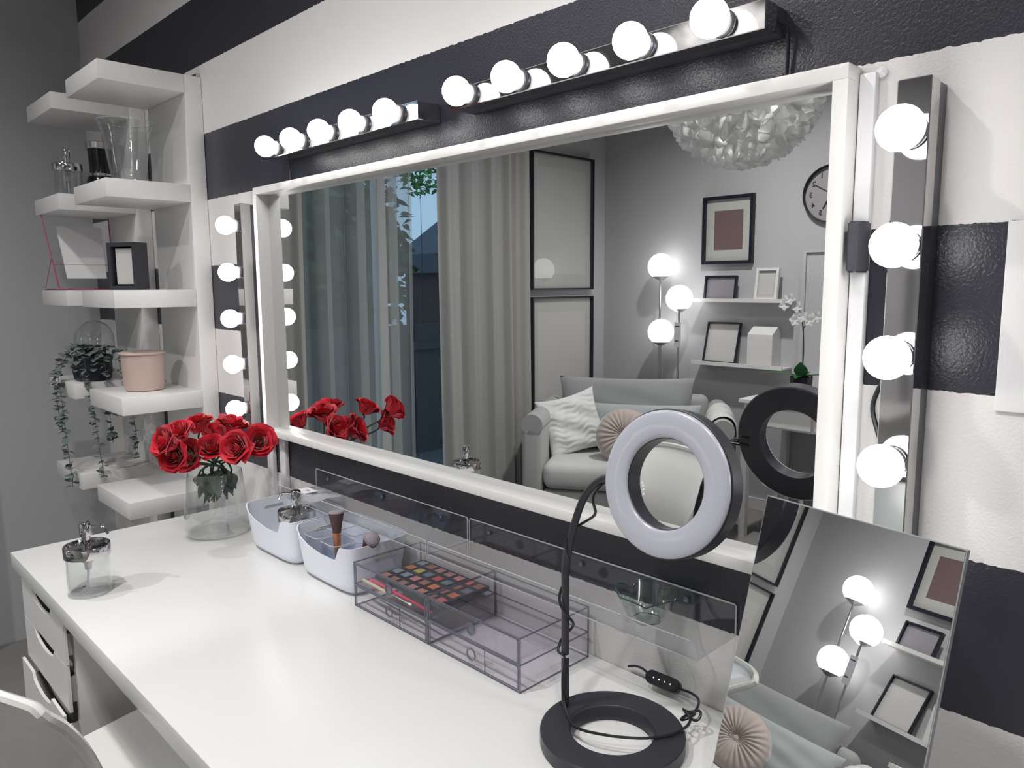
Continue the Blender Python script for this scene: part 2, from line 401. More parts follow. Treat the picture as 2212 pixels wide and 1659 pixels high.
for zt, zb, dy in seams:
    # drawer front with a curved finger cut-out in its upper edge
    poly = [(-.178, zb), (.178, zb), (.178, zt-.0)]
    n = 16; cut = [(.087, zt)]
    for k in range(n+1):
        s = k/n; x = .083-.166*s; d = .026*min(1, math.sin(PI*min(max(s, .0), 1))**.35 if 0 < s < 1 else 0)
        cut.append((x, zt-d))
    cut.append((-.087, zt)); poly += cut + [(-.178, zt)]
    bm = NB(); prism(bm, poly, 0, .006, M4=Matrix.Translation((0, -.279+.006+dy, 0)) @ Matrix.Rotation(math.radians(90), 4, 'X'))
    f = obj('drawer', bm, M['wht'], t, False)
    bm = NB(); box(bm, -.10, -.2445+dy, zt-.060, .10, -.242+dy, zt-.012); 
    obj('handle_recess', bm, M['wht'], f, False)
    for xs in (-.155, .15):
        bm = NB(); box(bm, xs, -.2725+dy, zb+.01, xs+.005, .2, zt-.035); obj('drawer_side', bm, M['wht'], f, False)

# ------------------------------------------------------------------ shelf columns
def shelf_unit(label, xr):
    t = thing('shelf_unit', label, 'shelf', (xr-.1485, 0, .06), 0, 'white column shelf units left of the mirror')
    bm = NB(); box(bm, -.1485, -.05, 0, .1485, -.001, 1.917, .001); obj('back_panel', bm, M['wht'], t, True, 30)
    for z in (1.977, 1.670, 1.367, 1.065, .762, .459, .156):
        bm = NB(); box(bm, -.1485, -.277, z-.05-.06, .1485, -.0505, z-.06, .001); obj('shelf_board', bm, M['wht'], t, True, 30)
    bm = NB(); box(bm, .10, -.012, 1.9172, .1420, -.001, 1.928); obj('bracket', bm, M['chrome2'], t, False)
    return t
shelf_unit('white column shelf unit nearest the mirror', -2.2575)
shelf_unit('white column shelf unit in the far left corner', -2.722)

# ------------------------------------------------------------------ dispensers
def dispenser(label, loc, spout_deg):
    t = thing('soap_dispenser', label, 'soap dispenser', loc, math.radians(spout_deg), 'clear pump dispensers with chrome lids')
    bm = NB(); lathe(bm, [(.0385, .002), (.0415, .0), (.0425, .003), (.0415, .03), (.0405, .080), (.0385, .080), (.039, .03), (.0385, .006), (1e-7, .005)], 40); 
    obj('jar', bm, M['glass'], t)
    bm = NB(); lathe(bm, [(.0405, .079), (.044, .080), (.0445, .083), (.0445, .101), (.0435, .1035), (.041, .1035), (.040, .099), (.012, .098), (.010, .098)], 40); obj('lid', bm, M['chrome'], t)
    bm = NB(); lathe(bm, [(.0085, .096), (.0085, .122), (.0115, .122), (.0118, .124), (.0115, .147), (.0095, .150), (1e-7, .1505)], 24); p = obj('pump', bm, M['chrome'], t)
    bm = NB(); tube(bm, [(.009, 0, .142), (.022, 0, .142), (.034, 0, .1405), (.042, 0, .135), (.047, 0, .126)], .0029, 10); obj('spout', bm, M['chrome'], p)
    bm = NB(); lathe(bm, [(.010, .078), (.0105, .066), (.0075, .064), (.0065, .05), (.003, .048)], 16); tube(bm, [(0, 0, .05), (-.002, 0, .03), (-.006, 0, .008)], .0025, 8); obj('dip_tube', bm, M['acedge'], t)
    return t
dispenser('clear dispenser with chrome pump on the front left of the desk', (-1.703, -.532, .7402), 45)
dispenser('clear dispenser with chrome pump standing in the left white bin', (-1.606, -.105, .7430), -150)
dispenser('clear dispenser with chrome pump on the upper corner shelf', (-2.83, -.218, 1.6733), 168)

# ------------------------------------------------------------------ vase + roses
t = thing('glass_vase', 'wide clear glass vase of red roses', 'vase', (-1.897, -.176, .7402))
bm = NB(); lathe(bm, [(.066, 0), (.077, .005), (.0815, .022), (.080, .05), (.074, .10), (.0665, .162), (.0655, .164), (.0645, .162), (.072, .10), (.078, .05), (.0795, .022), (.074, .009), (1e-7, .008)], 56); obj('vase_body', bm, M['glass'], t)
def petal(bm, th, half, r0, r1, h, curl, z0=0., tw=0.):
    def fn(u, v):
        uu = (u-.5)*2
        a = th + uu*half*(.55+.45*math.sin(PI*min(1, v*.75+.12))) + tw*v
        r = r0 + (r1-r0)*v**1.1 + curl*max(0, v-.62)**2*5 + .0025*uu*uu*v
        z = z0 + h*(v - .22*abs(uu)**2.6*v) - curl*max(0, v-.7)*2.6*v
        return (r*math.cos(a), r*math.sin(a), z)
    grid(bm, fn, 9, 8)
def rose_bloom(seed):
    rnd = random.Random(seed); bm = NB()
    # tight spiral heart
    def core(u, v):
        a = u*5.2*PI; r = .002+.0075*u-.0015*v*(1-u); return (r*math.cos(a), r*math.sin(a), .010+.031*v+.002*math.sin(a))
    grid(bm, core, 60, 5)
    th = rnd.random()*6
    for n, half, r0, r1, h, curl in ((3, 1.25, .0085, .0125, .040, .0), (4, 1.1, .011, .0175, .042, .0015), (5, 1.0, .012, .0235, .042, .003), (5, .98, .013, .0285, .040, .005), (6, .88, .013, .032, .036, .007)):
        for k in range(n):
            petal(bm, th + 2*PI*k/n + rnd.uniform(-.12, .12), half*rnd.uniform(.92, 1.08), r0, r1*rnd.uniform(.93, 1.06), h*rnd.uniform(.92, 1.06), curl*rnd.uniform(.6, 1.5), .002, rnd.uniform(-.1, .25))
        th += .9
    return bm
def leaf(bm, base, dirv, L, W, nrm=Vector((0, 0, 1)), fold=.25, droop=.2, mat=0, n=6):
    d = Vector(dirv).normalized(); s = d.cross(nrm)
    if s.length < 1e-4: s = d.orthogonal()
    s.normalize(); up = s.cross(d)
    def fn(u, v):
        w = W*math.sin(PI*min(1, max(0, v))**.8)*.5 if 0 < v < 1 else 0.0003
        uu = (u-.5)*2
        return Vector(base) + d*(L*v) + s*(uu*w) + up*(abs(uu)*w*fold - droop*L*v*v)
    grid(bm, fn, 3, n, mat)
meshes = []
roses = [  # x, y, z of the bloom centre, label
    (-1.867, -0.250, 0.959, 'red rose low at the front of the bouquet, its heart facing the camera'),
    (-1.755, -0.175, 0.984, 'large red rose facing forward on the right half of the bouquet'),
    (-1.928, -0.200, 1.020, 'red rose at the top left of the bouquet, seen from the side'),
    (-1.862, -0.140, 1.018, 'red rose at the top right of the bouquet, seen from the side'),
    (-1.763, -0.115, 0.989, 'red rose farthest right in the bouquet, nearest the mirror frame'),
    (-1.791, -0.325, 1.016, 'dark red rose farthest left in the bouquet'),
    (-1.801, -0.305, 0.976, 'red rose at the lower left, beside the front rose'),
    (-1.846, -0.200, 0.972, 'half-open red rose in the middle of the bouquet'),
    (-1.850, -0.275, 1.020, 'red rose on the upper left, behind the left blooms'),
    (-1.981, -0.130, 0.981, 'red rose at the back of the bouquet, hidden between the two top roses'),
]
vc = Vector((-1.897, -.176, .7402))
for i, (x, y, z, lb) in enumerate(roses):
    p = Vector((x, y, z))
    t = thing('rose', lb, 'rose', p, 0, 'red roses in the glass vase')
    out = Vector((x-vc.x, y-vc.y, (z-.90)*1.1+.05)).normalized()
    if i in (0, 1, 6): out = Vector((.55, -.72, .35)).normalized()
    if i == 5: out = Vector((.1, -.9, .4)).normalized()
    if i == 7: out = Vector((.5, -.3, .8)).normalized()
    if i == 4: out = Vector((.75, -.3, .35)).normalized()
    q = out.to_track_quat('Z', 'Y').to_matrix().to_4x4()
    bm = rose_bloom(i+3); S = Matrix.Scale(1.14 if i < 2 else (1.12 if i < 6 else 1.04), 4)
    bmesh.ops.transform(bm, matrix=q @ S @ Matrix.Translation((0, 0, -.018)), verts=bm.verts[:])
    obj('bloom', bm, M['red'], t, 'keep', 60)
    bm = NB()
    for k in range(5):
        a = 2*PI*k/5; d = Vector((math.cos(a), math.sin(a), .25)); leaf(bm, (0.003*math.cos(a), .003*math.sin(a), -.018), d, .026, .010, droop=-.5)
    bmesh.ops.transform(bm, matrix=q, verts=bm.verts[:]); obj('sepals', bm, M['leaf'], t)
    bm = NB()
    rn = random.Random(i)
    neck = vc + Vector((rn.uniform(-.035, .035), rn.uniform(-.035, .035), .165)); bot = vc + Vector((rn.uniform(-.025, .025), rn.uniform(-.025, .025), .085))
    tube(bm, [Vector(out)*-.018, Vector(out)*-.035 + Vector((0, 0, -.01)), neck-p, bot-p], .0026, 6); obj('stem', bm, M['stem'], t)
    for k in range(3):
        a = rn.uniform(0, 6.28); b0 = (neck-p)*(1-.12*k) + Vector((0, 0, -.008-.022*k)) ; dd = Vector((math.cos(a), math.sin(a), rn.uniform(-1.4, -.3)))
        bm = NB(); leaf(bm, b0, dd, rn.uniform(.045, .062), rn.uniform(.032, .042), droop=.15, n=8); obj('leaf', bm, M['leaf'], t)
    if i in (1, 3, 4):
        bm = NB(); leaf(bm, Vector(out)*-.03, Vector((.4, -.6, -.5)), .04, .028, n=7); obj('leaf', bm, M['leaf'], t)

# ------------------------------------------------------------------ white bins
def bin_(label, x0, x1, y0, y1, z0=.7402, H=.108):
    cx, cy = (x0+x1)/2, (y0+y1)/2; w, d = (x1-x0)/2, (y1-y0)/2
    t = thing('storage_bin', label, 'storage bin', (cx, cy, z0), 0, 'white plastic bins on the desk')
    n = 96
    def ringpt(s, z, shrink):
        # superellipse-like rounded rectangle
        a = 2*PI*s; ca, sa = math.cos(a), math.sin(a); e = .34
        X = math.copysign(abs(ca)**e, ca); Y = math.copysign(abs(sa)**e, sa)
        return Vector((X*(w-shrink), Y*(d-shrink), z))
    def top(s):
        p = ringpt(s, 0, 0); zt = H
        if p.y < -d*.8:                     # front edge: slopes down then a notch near the right
            u = (p.x+w)/(2*w)
            if u < .74: zt = H-.006-.030*math.sin(min(1, (u)/.5)*PI/2)**1.2
            elif u < .86: zt = H-.036+.034*(.5-.5*math.cos((u-.74)/.12*PI))
            else: zt = H-.002
            if u < .12: zt = H-.006*u/.12-.0
        return zt
    bm = NB(); th = .0022
    zs = [0, .006, .02, .05, .8, 1]
    def build(inner):
        rings = []
        for j in range(9):
            v = j/8; ring = []
            for i in range(n):
                s = i/n; zt = top(s)
                z = (th if inner else 0) + (zt-(th if inner else 0))*v
                shrink = (.014*(1-z/H)) + (.010*(1-min(1, z/.012))**2) + (th if inner else 0)
                ring.append(bm.verts.new(ringpt(s, z, shrink)))
            rings.append(ring)
        for a, b in zip(rings, rings[1:]):
            for i in range(n): bm.faces.new((a[i], a[(i+1) % n], b[(i+1) % n], b[i]))
        bm.faces.new(rings[0]); return rings
    O, I = build(False), build(True)
    for i in range(n): bm.faces.new((O[-1][i], O[-1][(i+1) % n], I[-1][(i+1) % n], I[-1][i]))
    obj('bin_body', bm, M['bin'], t, True, 50)
    # handle slots drawn as rounded inserts on the short sides and a long one on the back
    for sx in (-1, 1):
        bm = NB(); prism(bm, rrect(-.026, -.0075, .026, .0075, .0074), -.0016, .0016, M4=Matrix.Translation((sx*(w-.0042), .005, H-.026)) @ Matrix.Rotation(sx*math.radians(-7), 4, 'Y') @ Matrix.Rotation(math.radians(90), 4, 'Z') @ Matrix.Rotation(math.radians(90), 4, 'X'))
        obj('handle_slot', bm, M['paper'], t)
    return t
bin_('white plastic bin beside the vase, with a pump dispenser standing in it', -1.748, -1.508, -.180, -.018)
bin_('white plastic bin beside the clear drawers, with makeup brushes in cups', -1.500, -1.262, -.180, -.018)
def cup(label, x, y, w, d, h=.088, z0=.7428):
    t = thing('clear_cup', label, 'cup', (x, y, z0), 0, 'clear plastic cups in the right bin')
    bm = NB(); P_ = rrect(-w/2, -d/2, w/2, d/2, .014, 4); Q_ = rrect(-w/2+.002, -d/2+.002, w/2-.002, d/2-.002, .012, 4)
    o_ = [[bm.verts.new((a*s, b*s, z)) for a, b in P_] for z, s in ((0, .86), (h, 1.))]; i_ = [[bm.verts.new((a*s, b*s, z)) for a, b in Q_] for z, s in ((.002, .86), (h, 1.))]
    n = len(P_)
    for a, b in ((o_[0], o_[1]), (o_[1], i_[1]), (i_[1], i_[0])):
        for k in range(n): bm.faces.new((a[k], a[(k+1) % n], b[(k+1) % n], b[k]))
    bm.faces.new(o_[0]); bm.faces.new(i_[0]); obj('cup_body', bm, M['cupm'], t)
    bm = NB(); tube(bm, [(a, b, h) for a, b in P_ + P_[:1]], .0012, 6, sm=False); obj('cup_rim', bm, M['acedge'], t)
    return t
cup('clear square cup at the front left of the right bin', -1.448, -.132, .062, .058)
cup('clear square cup with brushes at the front of the right bin', -1.378, -.132, .066, .058)
cup('clear square cup at the back of the right bin', -1.408, -.066, .062, .056)
cup('clear square cup at the front right of the right bin', -1.308, -.132, .060, .058)
def brush(label, base, top, head_w, flat):
    b, tp = Vector(base), Vector(top); d = (tp-b); L = d.length; q = d.to_track_quat('Z', 'Y').to_matrix()
    t = thing('makeup_brush', label, 'makeup brush', b, 0, 'makeup brushes in the right bin')
    bm = NB(); lathe(bm, [(.005, 0), (.0058, .01), (.0058, L*.30)], 20, axis=q); obj('handle', bm, M['black'], t)
    bm = NB(); lathe(bm, [(.0062, L*.28), (.0070, L*.36), (.0085, L*.62), (.0085, L*.66)], 20, axis=q); obj('ferrule', bm, M['copper'], t, label='copper ferrule')
    bm = NB()
    if flat: pr = [(.0085, L*.655), (.0105, L*.75), (head_w*.92, L*.92), (head_w, L*.97)]
    else: pr = [(.0085, L*.655), (.0115, L*.74), (head_w*.95, L*.85), (head_w, L*.90)]
    lathe(bm, pr, 24, axis=q); obj('bristles', bm, M['bristle'], t)
    bm = NB()
    if flat: pr = [(head_w, L*.968), (head_w*.93, L*.992), (head_w*.5, L*1.008), (1e-7, L*1.01)]
    else: pr = [(head_w, L*.898), (head_w*.98, L*.95), (head_w*.7, L*.995), (head_w*.35, L*1.012), (1e-7, L*1.016)]
    lathe(bm, pr, 24, axis=q); obj('bristle_tips', bm, M['bristletip'], t)
brush('flat-topped copper makeup brush standing upright in the cup', (-1.380, -.132, .756), (-1.394, -.125, .892), .0165, True)
brush('round-headed makeup brush leaning low in the right bin', (-1.345, -.122, .766), (-1.262, -.118, .866), .0165, False)

# ------------------------------------------------------------------ clear drawer organisers
def organiser(label, x0, x1):
    y0, y1, z0, H = -.177, -.012, .7402, .091
    cx = (x0+x1)/2; w = (x1-x0)/2; d = (y1-y0)
    t = thing('acrylic_organiser', label, 'organiser', (cx, y0, z0), 0, 'clear two-drawer acrylic organisers')
    e = .0022
    bm = NB(); box(bm, -w, .0, H-e, w, d, H); box(bm, -w, 0, 0, w, d, e); box(bm, -w, d-e, e, w, d, H-e); box(bm, -w, 0, e, -w+e, d-e, H-e); box(bm, w-e, 0, e, w, d-e, H-e); box(bm, -w+e, .002, H/2-e/2, w-e, d-e, H/2+e/2)
    obj('case', bm, M['org'], t, False)
    bm = NB(); r = .0011
    for z in (.0011, H-.0011, H/2):
        for a, b in (((-w, 0, z), (w, 0, z)), ((-w, d, z), (w, d, z)), ((-w, 0, z), (-w, d, z)), ((w, 0, z), (w, d, z))):
            box(bm, min(a[0], b[0])-r*.6, min(a[1], b[1])-r*.6, z-r, max(a[0], b[0])+r*.6, max(a[1], b[1])+r*.6, z+r)
    for sx in (-w, w):
        for sy in (0, d): box(bm, sx-r, sy-r, 0, sx+r, sy+r, H)
    obj('case_edges', bm, M['orgedge'], t, False)
    for k in range(2):
        zb, zt = (e+.002, H/2-e/2-.002) if k == 0 else (H/2+e/2+.001, H-e-.002)
        ww = w-e-.0025
        bm = NB(); y_0, y_1 = .001, d-e-.004
        box(bm, -ww, y_0, zb, ww, y_0+e, zt); box(bm, -ww, y_1-e, zb, ww, y_1, zt-.004); box(bm, -ww, y_0+e, zb, -ww+e, y_1-e, zt-.004); box(bm, ww-e, y_0+e, zb, ww, y_1-e, zt-.004); box(bm, -ww+e, y_0+e, zb, ww-e, y_1-e, zb+e)
        if k == 0: box(bm, .032, y_0+e, zb+e, .034, y_1-e, zt-.006)
        dr = obj('drawer', bm, M['org'], t, False)
        bm = NB()
        for z in (zb, zt): box(bm, -ww, y_0-.0014, z-.0008, ww, y_0+.0002, z+.0008)
        for sx in (-ww, ww): box(bm, sx-.0008, y_0-.0014, zb, sx+.0008, y_0+.0002, zt)
        if k == 0: box(bm, .0325, y_0-.0014, zb, .0338, y_0+.0002, zt)
        obj('drawer_edge', bm, M['orgedge'], dr, False)
        bm = NB(); zc = (zb+zt)/2
        lathe(bm, [(.0088, 0), (.0112, 0), (.0112, .0018), (.0088, .0018)], 32, (0.0, y_0-.0003, zc), close=True, axis=Matrix.Rotation(math.radians(90), 3, 'X'))
        obj('finger_hole', bm, M['orgedge'], dr)
        bm = NB(); lathe(bm, [(.0088, 0), (.0088, .0006)], 32, (0.0, y_0-.0003, zc), axis=Matrix.Rotation(math.radians(90), 3, 'X')); obj('finger_disc', bm, M['orgedge'] if k else M['org'], dr)
organiser('clear acrylic drawers holding an eyeshadow palette, beside the right bin', -1.246, -1.0145)
organiser('empty clear acrylic drawers, the right-hand one next to the ring lamp', -1.0115, -.7815)
t = thing('eyeshadow_palette', 'black eyeshadow palette with colourful pans lying in the left clear drawer', 'makeup palette', (-1.125, -.080, .7905))
bm = NB(); box(bm, -.103, -.062, 0, .103, .062, .008, .001); obj('palette_case', bm, M['palette'], t, False)
pc = [(.50, .17, .09), (.36, .19, .17), (.42, .20, .14), (.55, .14, .14), (.30, .15, .11), (.22, .25, .29), (.46, .20, .20), (.60, .24, .10)]
pm = [pbr('pan_powder_%d' % i, c, .8, bump=.4, bscale=600) for i, c in enumerate(pc)]; pm.append(pbr('gilt_label', (.62, .50, .16), .5))
rn = random.Random(3)
for j in range(4):
    for i in range(7):
        bm = NB(); x = -.088+.0292*i+(.003 if j > 1 else 0); y = -.046+.0305*j
        box(bm, x-.0095, y-.0095, .0078, x+.0095, y+.0095, .0088)
        k = (8 if (i, j) == (1, 2) else (5 if (i, j) in ((0, 3), (0, 1), (2, 2), (4, 2), (6, 2), (1, 1)) else rn.choice([0, 1, 2, 3, 4, 6, 7])))
        obj('pan', bm, pm[k], t, False)
def rod(name, label, cat, a, b, r, mat, mats=None):
    a, b = Vector(a), Vector(b); bm = NB(); cyl(bm, (0, 0, 0), b-a, r, r, 10); o = obj(name, bm, M[mat]); o.location = a; return tag(o, label, cat)
rod('pencil', 'bright pink makeup pencil lying in the upper left clear drawer', 'pencil', (-1.232, -.150, .7915), (-1.022, -.160, .7915), .0022, 'pinkst')
rod('wooden_stick', 'beige wooden stick lying beside the pink pencil', 'stick', (-1.236, -.163, .7925), (-1.150, -.167, .7925), .0032, 'beige')
a = Vector((-1.148, -.1645, .792)); t = thing('cotton_swab', 'cotton swab with white tips in the upper left clear drawer', 'cotton swab', a)
bm = NB(); cyl(bm, (0, 0, 0), (.070, -.003, 0), .0011, n=8); obj('stick', bm, M['beige'], t)
for x in (0, .070):
    bm = NB(); ball(bm, (x, -.003*x/.07, 0), .0028, 12, 8, sx=2.2); obj('cotton_tip', bm, M['paperw'], t)

# ------------------------------------------------------------------ acrylic wall shelves
def wshelf(label, x0, x1):
    z, zt = .868, .913; cx = (x0+x1)/2; w = (x1-x0)/2; e = .003
    t = thing('acrylic_shelf', label, 'wall shelf', (cx, 0, z), 0, 'clear acrylic ledges under the mirror')
    bm = NB()
    prism(bm, rrect(-w, 0, w, .047, .004, 3), 0, e, M4=Matrix.Translation((0, -.0005, -.001)) @ Matrix.Rotation(math.radians(90), 4, 'X'))
    obj('back_plate', bm, M['acryl'], t, False)
    bm = NB(); box(bm, -w, -.108, -.003, w, -.0037, 0, .0)
    obj('tray', bm, M['acryl'], t, False)
    bm = NB(); box(bm, -w, -.108, .0002, w, -.105, .024); obj('front_lip', bm, M['acryl'], t, False)
    bm = NB(); r = .0009
    tube(bm, [(-w, -.002, 0), (-w, -.002, .043), (-w+.003, -.002, .0455), (w-.003, -.002, .0455), (w, -.002, .043), (w, -.002, 0)], .0014, 6, sm=False)
    tube(bm, [(-w, -.107, 0), (-w, -.107, .0225), (-w+.002, -.107, .024), (w-.002, -.107, .024), (w, -.107, .0225), (w, -.107, 0)], .0011, 6, sm=False)
    tube(bm, [(-w, -.004, -.0015), (-w, -.107, -.0015), (w, -.107, -.0015), (w, -.004, -.0015)], .0012, 6, sm=False)
    obj('polished_edge', bm, M['acedge'], t)
    for k in (-.8, 0, .72):
        bm = NB(); lathe(bm, [(.005, 0), (.0045, .002), (.002, .0035), (1e-7, .0035)], 16, (k*w*1.0, -.0035, .030), axis=Matrix.Rotation(math.radians(90), 3, 'X')); obj('screw', bm, M['screw'], t)
wshelf('clear acrylic ledge under the left half of the mirror', -1.690, -1.1035)
wshelf('clear acrylic ledge under the right half of the mirror, with a glass bowl', -1.0975, -.514)
# packaging bag on left ledge
t = thing('plastic_bag', 'crumpled clear plastic bag with a white card lying on the left ledge', 'bag', (-1.615, -.056, .8685))
def bagf(u, v): return ((u-.5)*.115 + .004*math.sin(v*9), (v-.5)*.085 + .004*math.sin(u*8), .002+.007*abs(math.sin(u*7+v*4))*math.sin(PI*u)*math.sin(PI*v))
bm = NB(); grid(bm, bagf, 16, 12); obj('film', bm, M['acedge'], t)
bm = NB(); box(bm, -.045, -.025, .0095, .005, .012, .010); c = obj('card', bm, M['paperw'], t, False)
bm = NB(); box(bm, -.022, -.006, .0101, -.010, -.004, .0103); box(bm, -.024, -.001, .0101, -.012, .001, .0103); obj('print_lines', bm, M['dark'], c, False)
# flower-shaped bowl
t = thing('glass_bowl', 'grey-green glass bowl with a petal-shaped rim on the right ledge', 'bowl', (-.632, -.056, .8685))
def bowlf(inner):
    def fn(u, v):
        a = 2*PI*u; lob = abs(math.cos(2.5*(a+.35)))
        r = (.020+.024*v**.75) - (.002 if inner else 0)
        r *= 1+.10*(lob-.5)*v*2
        z = (.003 if inner else 0) + (.036+.012*(lob**.8))*v**1.15
        return (r*math.cos(a), r*math.sin(a), z)
    return fn
bm = NB(); A = grid(bm, bowlf(False), 80, 10, wrapu=True); B2 = grid(bm, bowlf(True), 80, 10, wrapu=True)
bm.faces.new(A[0][::-1]); bm.faces.new(B2[0])
for i in range(80): bm.faces.new((A[-1][i], A[-1][(i+1) % 80], B2[-1][(i+1) % 80], B2[-1][i]))
obj('bowl_body', bm, M['gglass'], t)
bm = NB(); rp = [bowlf(False)(i/80, 1) for i in range(80)]; tube(bm, rp+rp[:1], .0011, 6, sm=False); obj('rim', bm, M['gedge'], t)
bm = NB(); rp = [(.021*math.cos(2*PI*i/40)*(1+.06*math.cos(5*2*PI*i/40)), .021*math.sin(2*PI*i/40)*(1+.06*math.cos(5*2*PI*i/40)), .0035) for i in range(41)]; tube(bm, rp, .0008, 6, sm=False); obj('base_ring', bm, M['gedge'], t)

# ------------------------------------------------------------------ ring lamp
bc = Vector((-.600, -.178, .7402))
t = thing('ring_lamp', 'black desk ring lamp, unlit, with a round hollow base', 'ring lamp', bc)
bm = NB(); lathe(bm, [(.058, 0), (.098, 0), (.100, .002), (.100, .020), (.098, .022), (.0595, .022), (.058, .0205), (.055, .004)], 96, close=True); obj('base', bm, M['black'], t)
px, py = -.685-bc.x, -.180-bc.y
PO = [(px, py, .018), (px, py, .12), (px, py, .20), (px, py, .232), (px+.006, py, .262), (px+.018, py, .305), (px+.032, py+.001, .340), (px+.050, py+.001, .362), (px+.070, py, .375), (px+.092, py-.002, .380)]
bm = NB(); tube(bm, PO, lambda s: .0058 if s < .45 else .0054, 14); obj('pole', bm, M['black'], t)
bm = NB(); lathe(bm, [(.0062, 0), (.0064, .001), (.0064, .003), (.0062, .004)], 20, (px, py, .098)); obj('cable_tie', bm, M['paperw'], t, label='white cable tie')
hc = Vector((-.512, -.192, 1.130)); hn = Vector((-.02, -.985, .17)).normalized()
Q4 = Matrix.Translation(hc-bc) @ hn.to_track_quat('Z', 'Y').to_matrix().to_4x4()
bm = NB(); lathe(bm, [(.0555, -.024), (.0905, -.024), (.0925, -.022), (.0925, .0), (.0905, .001), (.0565, .001), (.0555, 0)], 96, close=True)
bmesh.ops.transform(bm, matrix=Q4, verts=bm.verts[:]); hd = obj('lamp_head', bm, M['black'], t)
bm = NB(); pr = [(.0562, .0012), (.0905, .0012)]
pr = [(.0565, .0011)] + [(.0735+.0172*math.cos(a), .0016+.0058*math.sin(a)**.6) for a in [PI - PI*k/14 for k in range(1, 14)]] + [(.0905, .0011)]
lathe(bm, pr, 96, close=True); bmesh.ops.transform(bm, matrix=Q4, verts=bm.verts[:]); obj('diffuser', bm, M['diffuser'], t)
bm = NB(); box(bm, -.086, -.004, -.0265, -.072, .002, -.0235, .0008); bmesh.ops.transform(bm, matrix=Q4, verts=bm.verts[:]); obj('socket_plug', bm, M['blackgl'], hd)
# the lead, wound round the pole, loops over the base and runs to the in-line remote
pts = [(-.086+.0, 0, .385-.0)]
pts = []
for k in range(34):
    s = k/33; zz = .375-s*.270; 
    # follow the pole
    pz = min(max(zz, .02), .38)
    off = 0 if pz < .232 else ((pz-.232)/.148)**1.6*.088
    a = s*2*PI*3.2+2.6; rr = .0088+.003*math.sin(s*9)
    pts.append(Vector((px+off+rr*math.cos(a), py+rr*math.sin(a), pz)))
tail = [(-.680, -.187, .840), (-.676, -.196, .812), (-.664, -.206, .784), (-.640, -.214, .7655), (-.600, -.203, .7650), (-.556, -.172, .7650), (-.532, -.138, .7655), (-.527, -.105, .7655), (-.535, -.082, .7640)]
pts2 = [Vector((px+.098, py+.012, .372)), Vector((px+.066, py+.014, .374))] + pts + [Vector(p)-bc for p in tail]
bm = NB(); tube(bm, pts2, .0020, 8); obj('lead', bm, M['cable'], t)
bm = NB()
kn = Vector((-.537, -.076, .768))-bc
tube(bm, [kn+Vector((.013*math.cos(a)*1.0, .009*math.sin(a), .004*math.sin(2*a))) for a in [2*PI*k/14 for k in range(15)]], .0020, 8)
tube(bm, [kn+Vector((.008*math.cos(a), .012*math.sin(a)-.010, .005*math.cos(a))) for a in [2*PI*k/14 for k in range(15)]], .0020, 8)
obj('cord_knot', bm, M['cable'], t)
bm = NB()
tube(bm, [Vector(p)-bc for p in [(-.537, -.070, .767), (-.540, -.055, .770), (-.552, -.036, .768), (-.572, -.024, .764), (-.594, -.023, .762)]], .0020, 8); obj('lead_end', bm, M['cable'], t)
bm = NB(); tube(bm, [Vector(p)-bc for p in [(-.650, -.020, .762), (-.664, -.016, .764), (-.682, -.010, .760), (-.700, -.007, .752)]], .0020, 8); obj('lead_end', bm, M['cable'], t)
Q5 = Matrix.Translation(Vector((-.622, -.0215, .7610))-bc) @ Matrix.Rotation(math.radians(2), 4, 'Z') @ Matrix.Rotation(math.radians(52), 4, 'X')
bm = NB(); prism(bm, rrect(-.030, -.0105, .030, .0105, .010, 6), -.006, .006); bmesh.ops.bevel(bm, geom=bm.edges[:], offset=.0012, segments=2, affect='EDGES'); bmesh.ops.transform(bm, matrix=Q5, verts=bm.verts[:]); rc = obj('remote', bm, M['blackgl'], t)
for k in range(4):
    bm = NB(); ball(bm, (-.015+.010*k, 0, .0062), .0011, 10, 6, sz=.5); bmesh.ops.transform(bm, matrix=Q5, verts=bm.verts[:]); obj('indicator_light', bm, M['led'], rc)

# ------------------------------------------------------------------ tilted table mirror
P1, P2, P3, P4 = Vector((-.409, -.131, 1.1235)), Vector((-.187, -.175, 1.1235)), Vector((-.425, -.237, .7406)), Vector((-.204, -.282, .7406))
ex = (P2-P1).normalized(); ey = (P1-P3).normalized(); ez = ex.cross(ey).normalized()   # ez faces the camera side
if ez.y > 0: ez = -ez
t = thing('table_mirror', 'frameless rectangular table mirror tilted back on the right of the desk', 'mirror', P3)
Wm, Hm = (P2-P1).length, (P1-P3).length
R5 = Matrix((ex, ey, ex.cross(ey))).transposed().to_4x4()
sg = 1 if ez.dot(ex.cross(ey)) > 0 else -1
bm = NB(); box(bm, 0, 0, -.0055*sg if sg > 0 else 0, Wm, Hm, 0 if sg > 0 else .0055)
bmesh.ops.transform(bm, matrix=R5, verts=bm.verts[:]); obj('glass_edge', bm, M['medge'], t, False)
bm = NB(); box(bm, .0012, .0012, .0001 if sg > 0 else -.0006, Wm-.0012, Hm-.0012, .0006 if sg > 0 else -.0001)
bmesh.ops.transform(bm, matrix=R5, verts=bm.verts[:]); obj('mirror_face', bm, M['mirror'], t, False)
bm = NB(); mid = ex*(Wm/2) + ey*(Hm*.62) - ez*.006; foot = Vector((mid.x+.01, mid.y+.10, .0045))
tube(bm, [mid, (mid+foot)/2, foot], .004, 8, sm=False); obj('support_leg', bm, M['chrome2'], t)

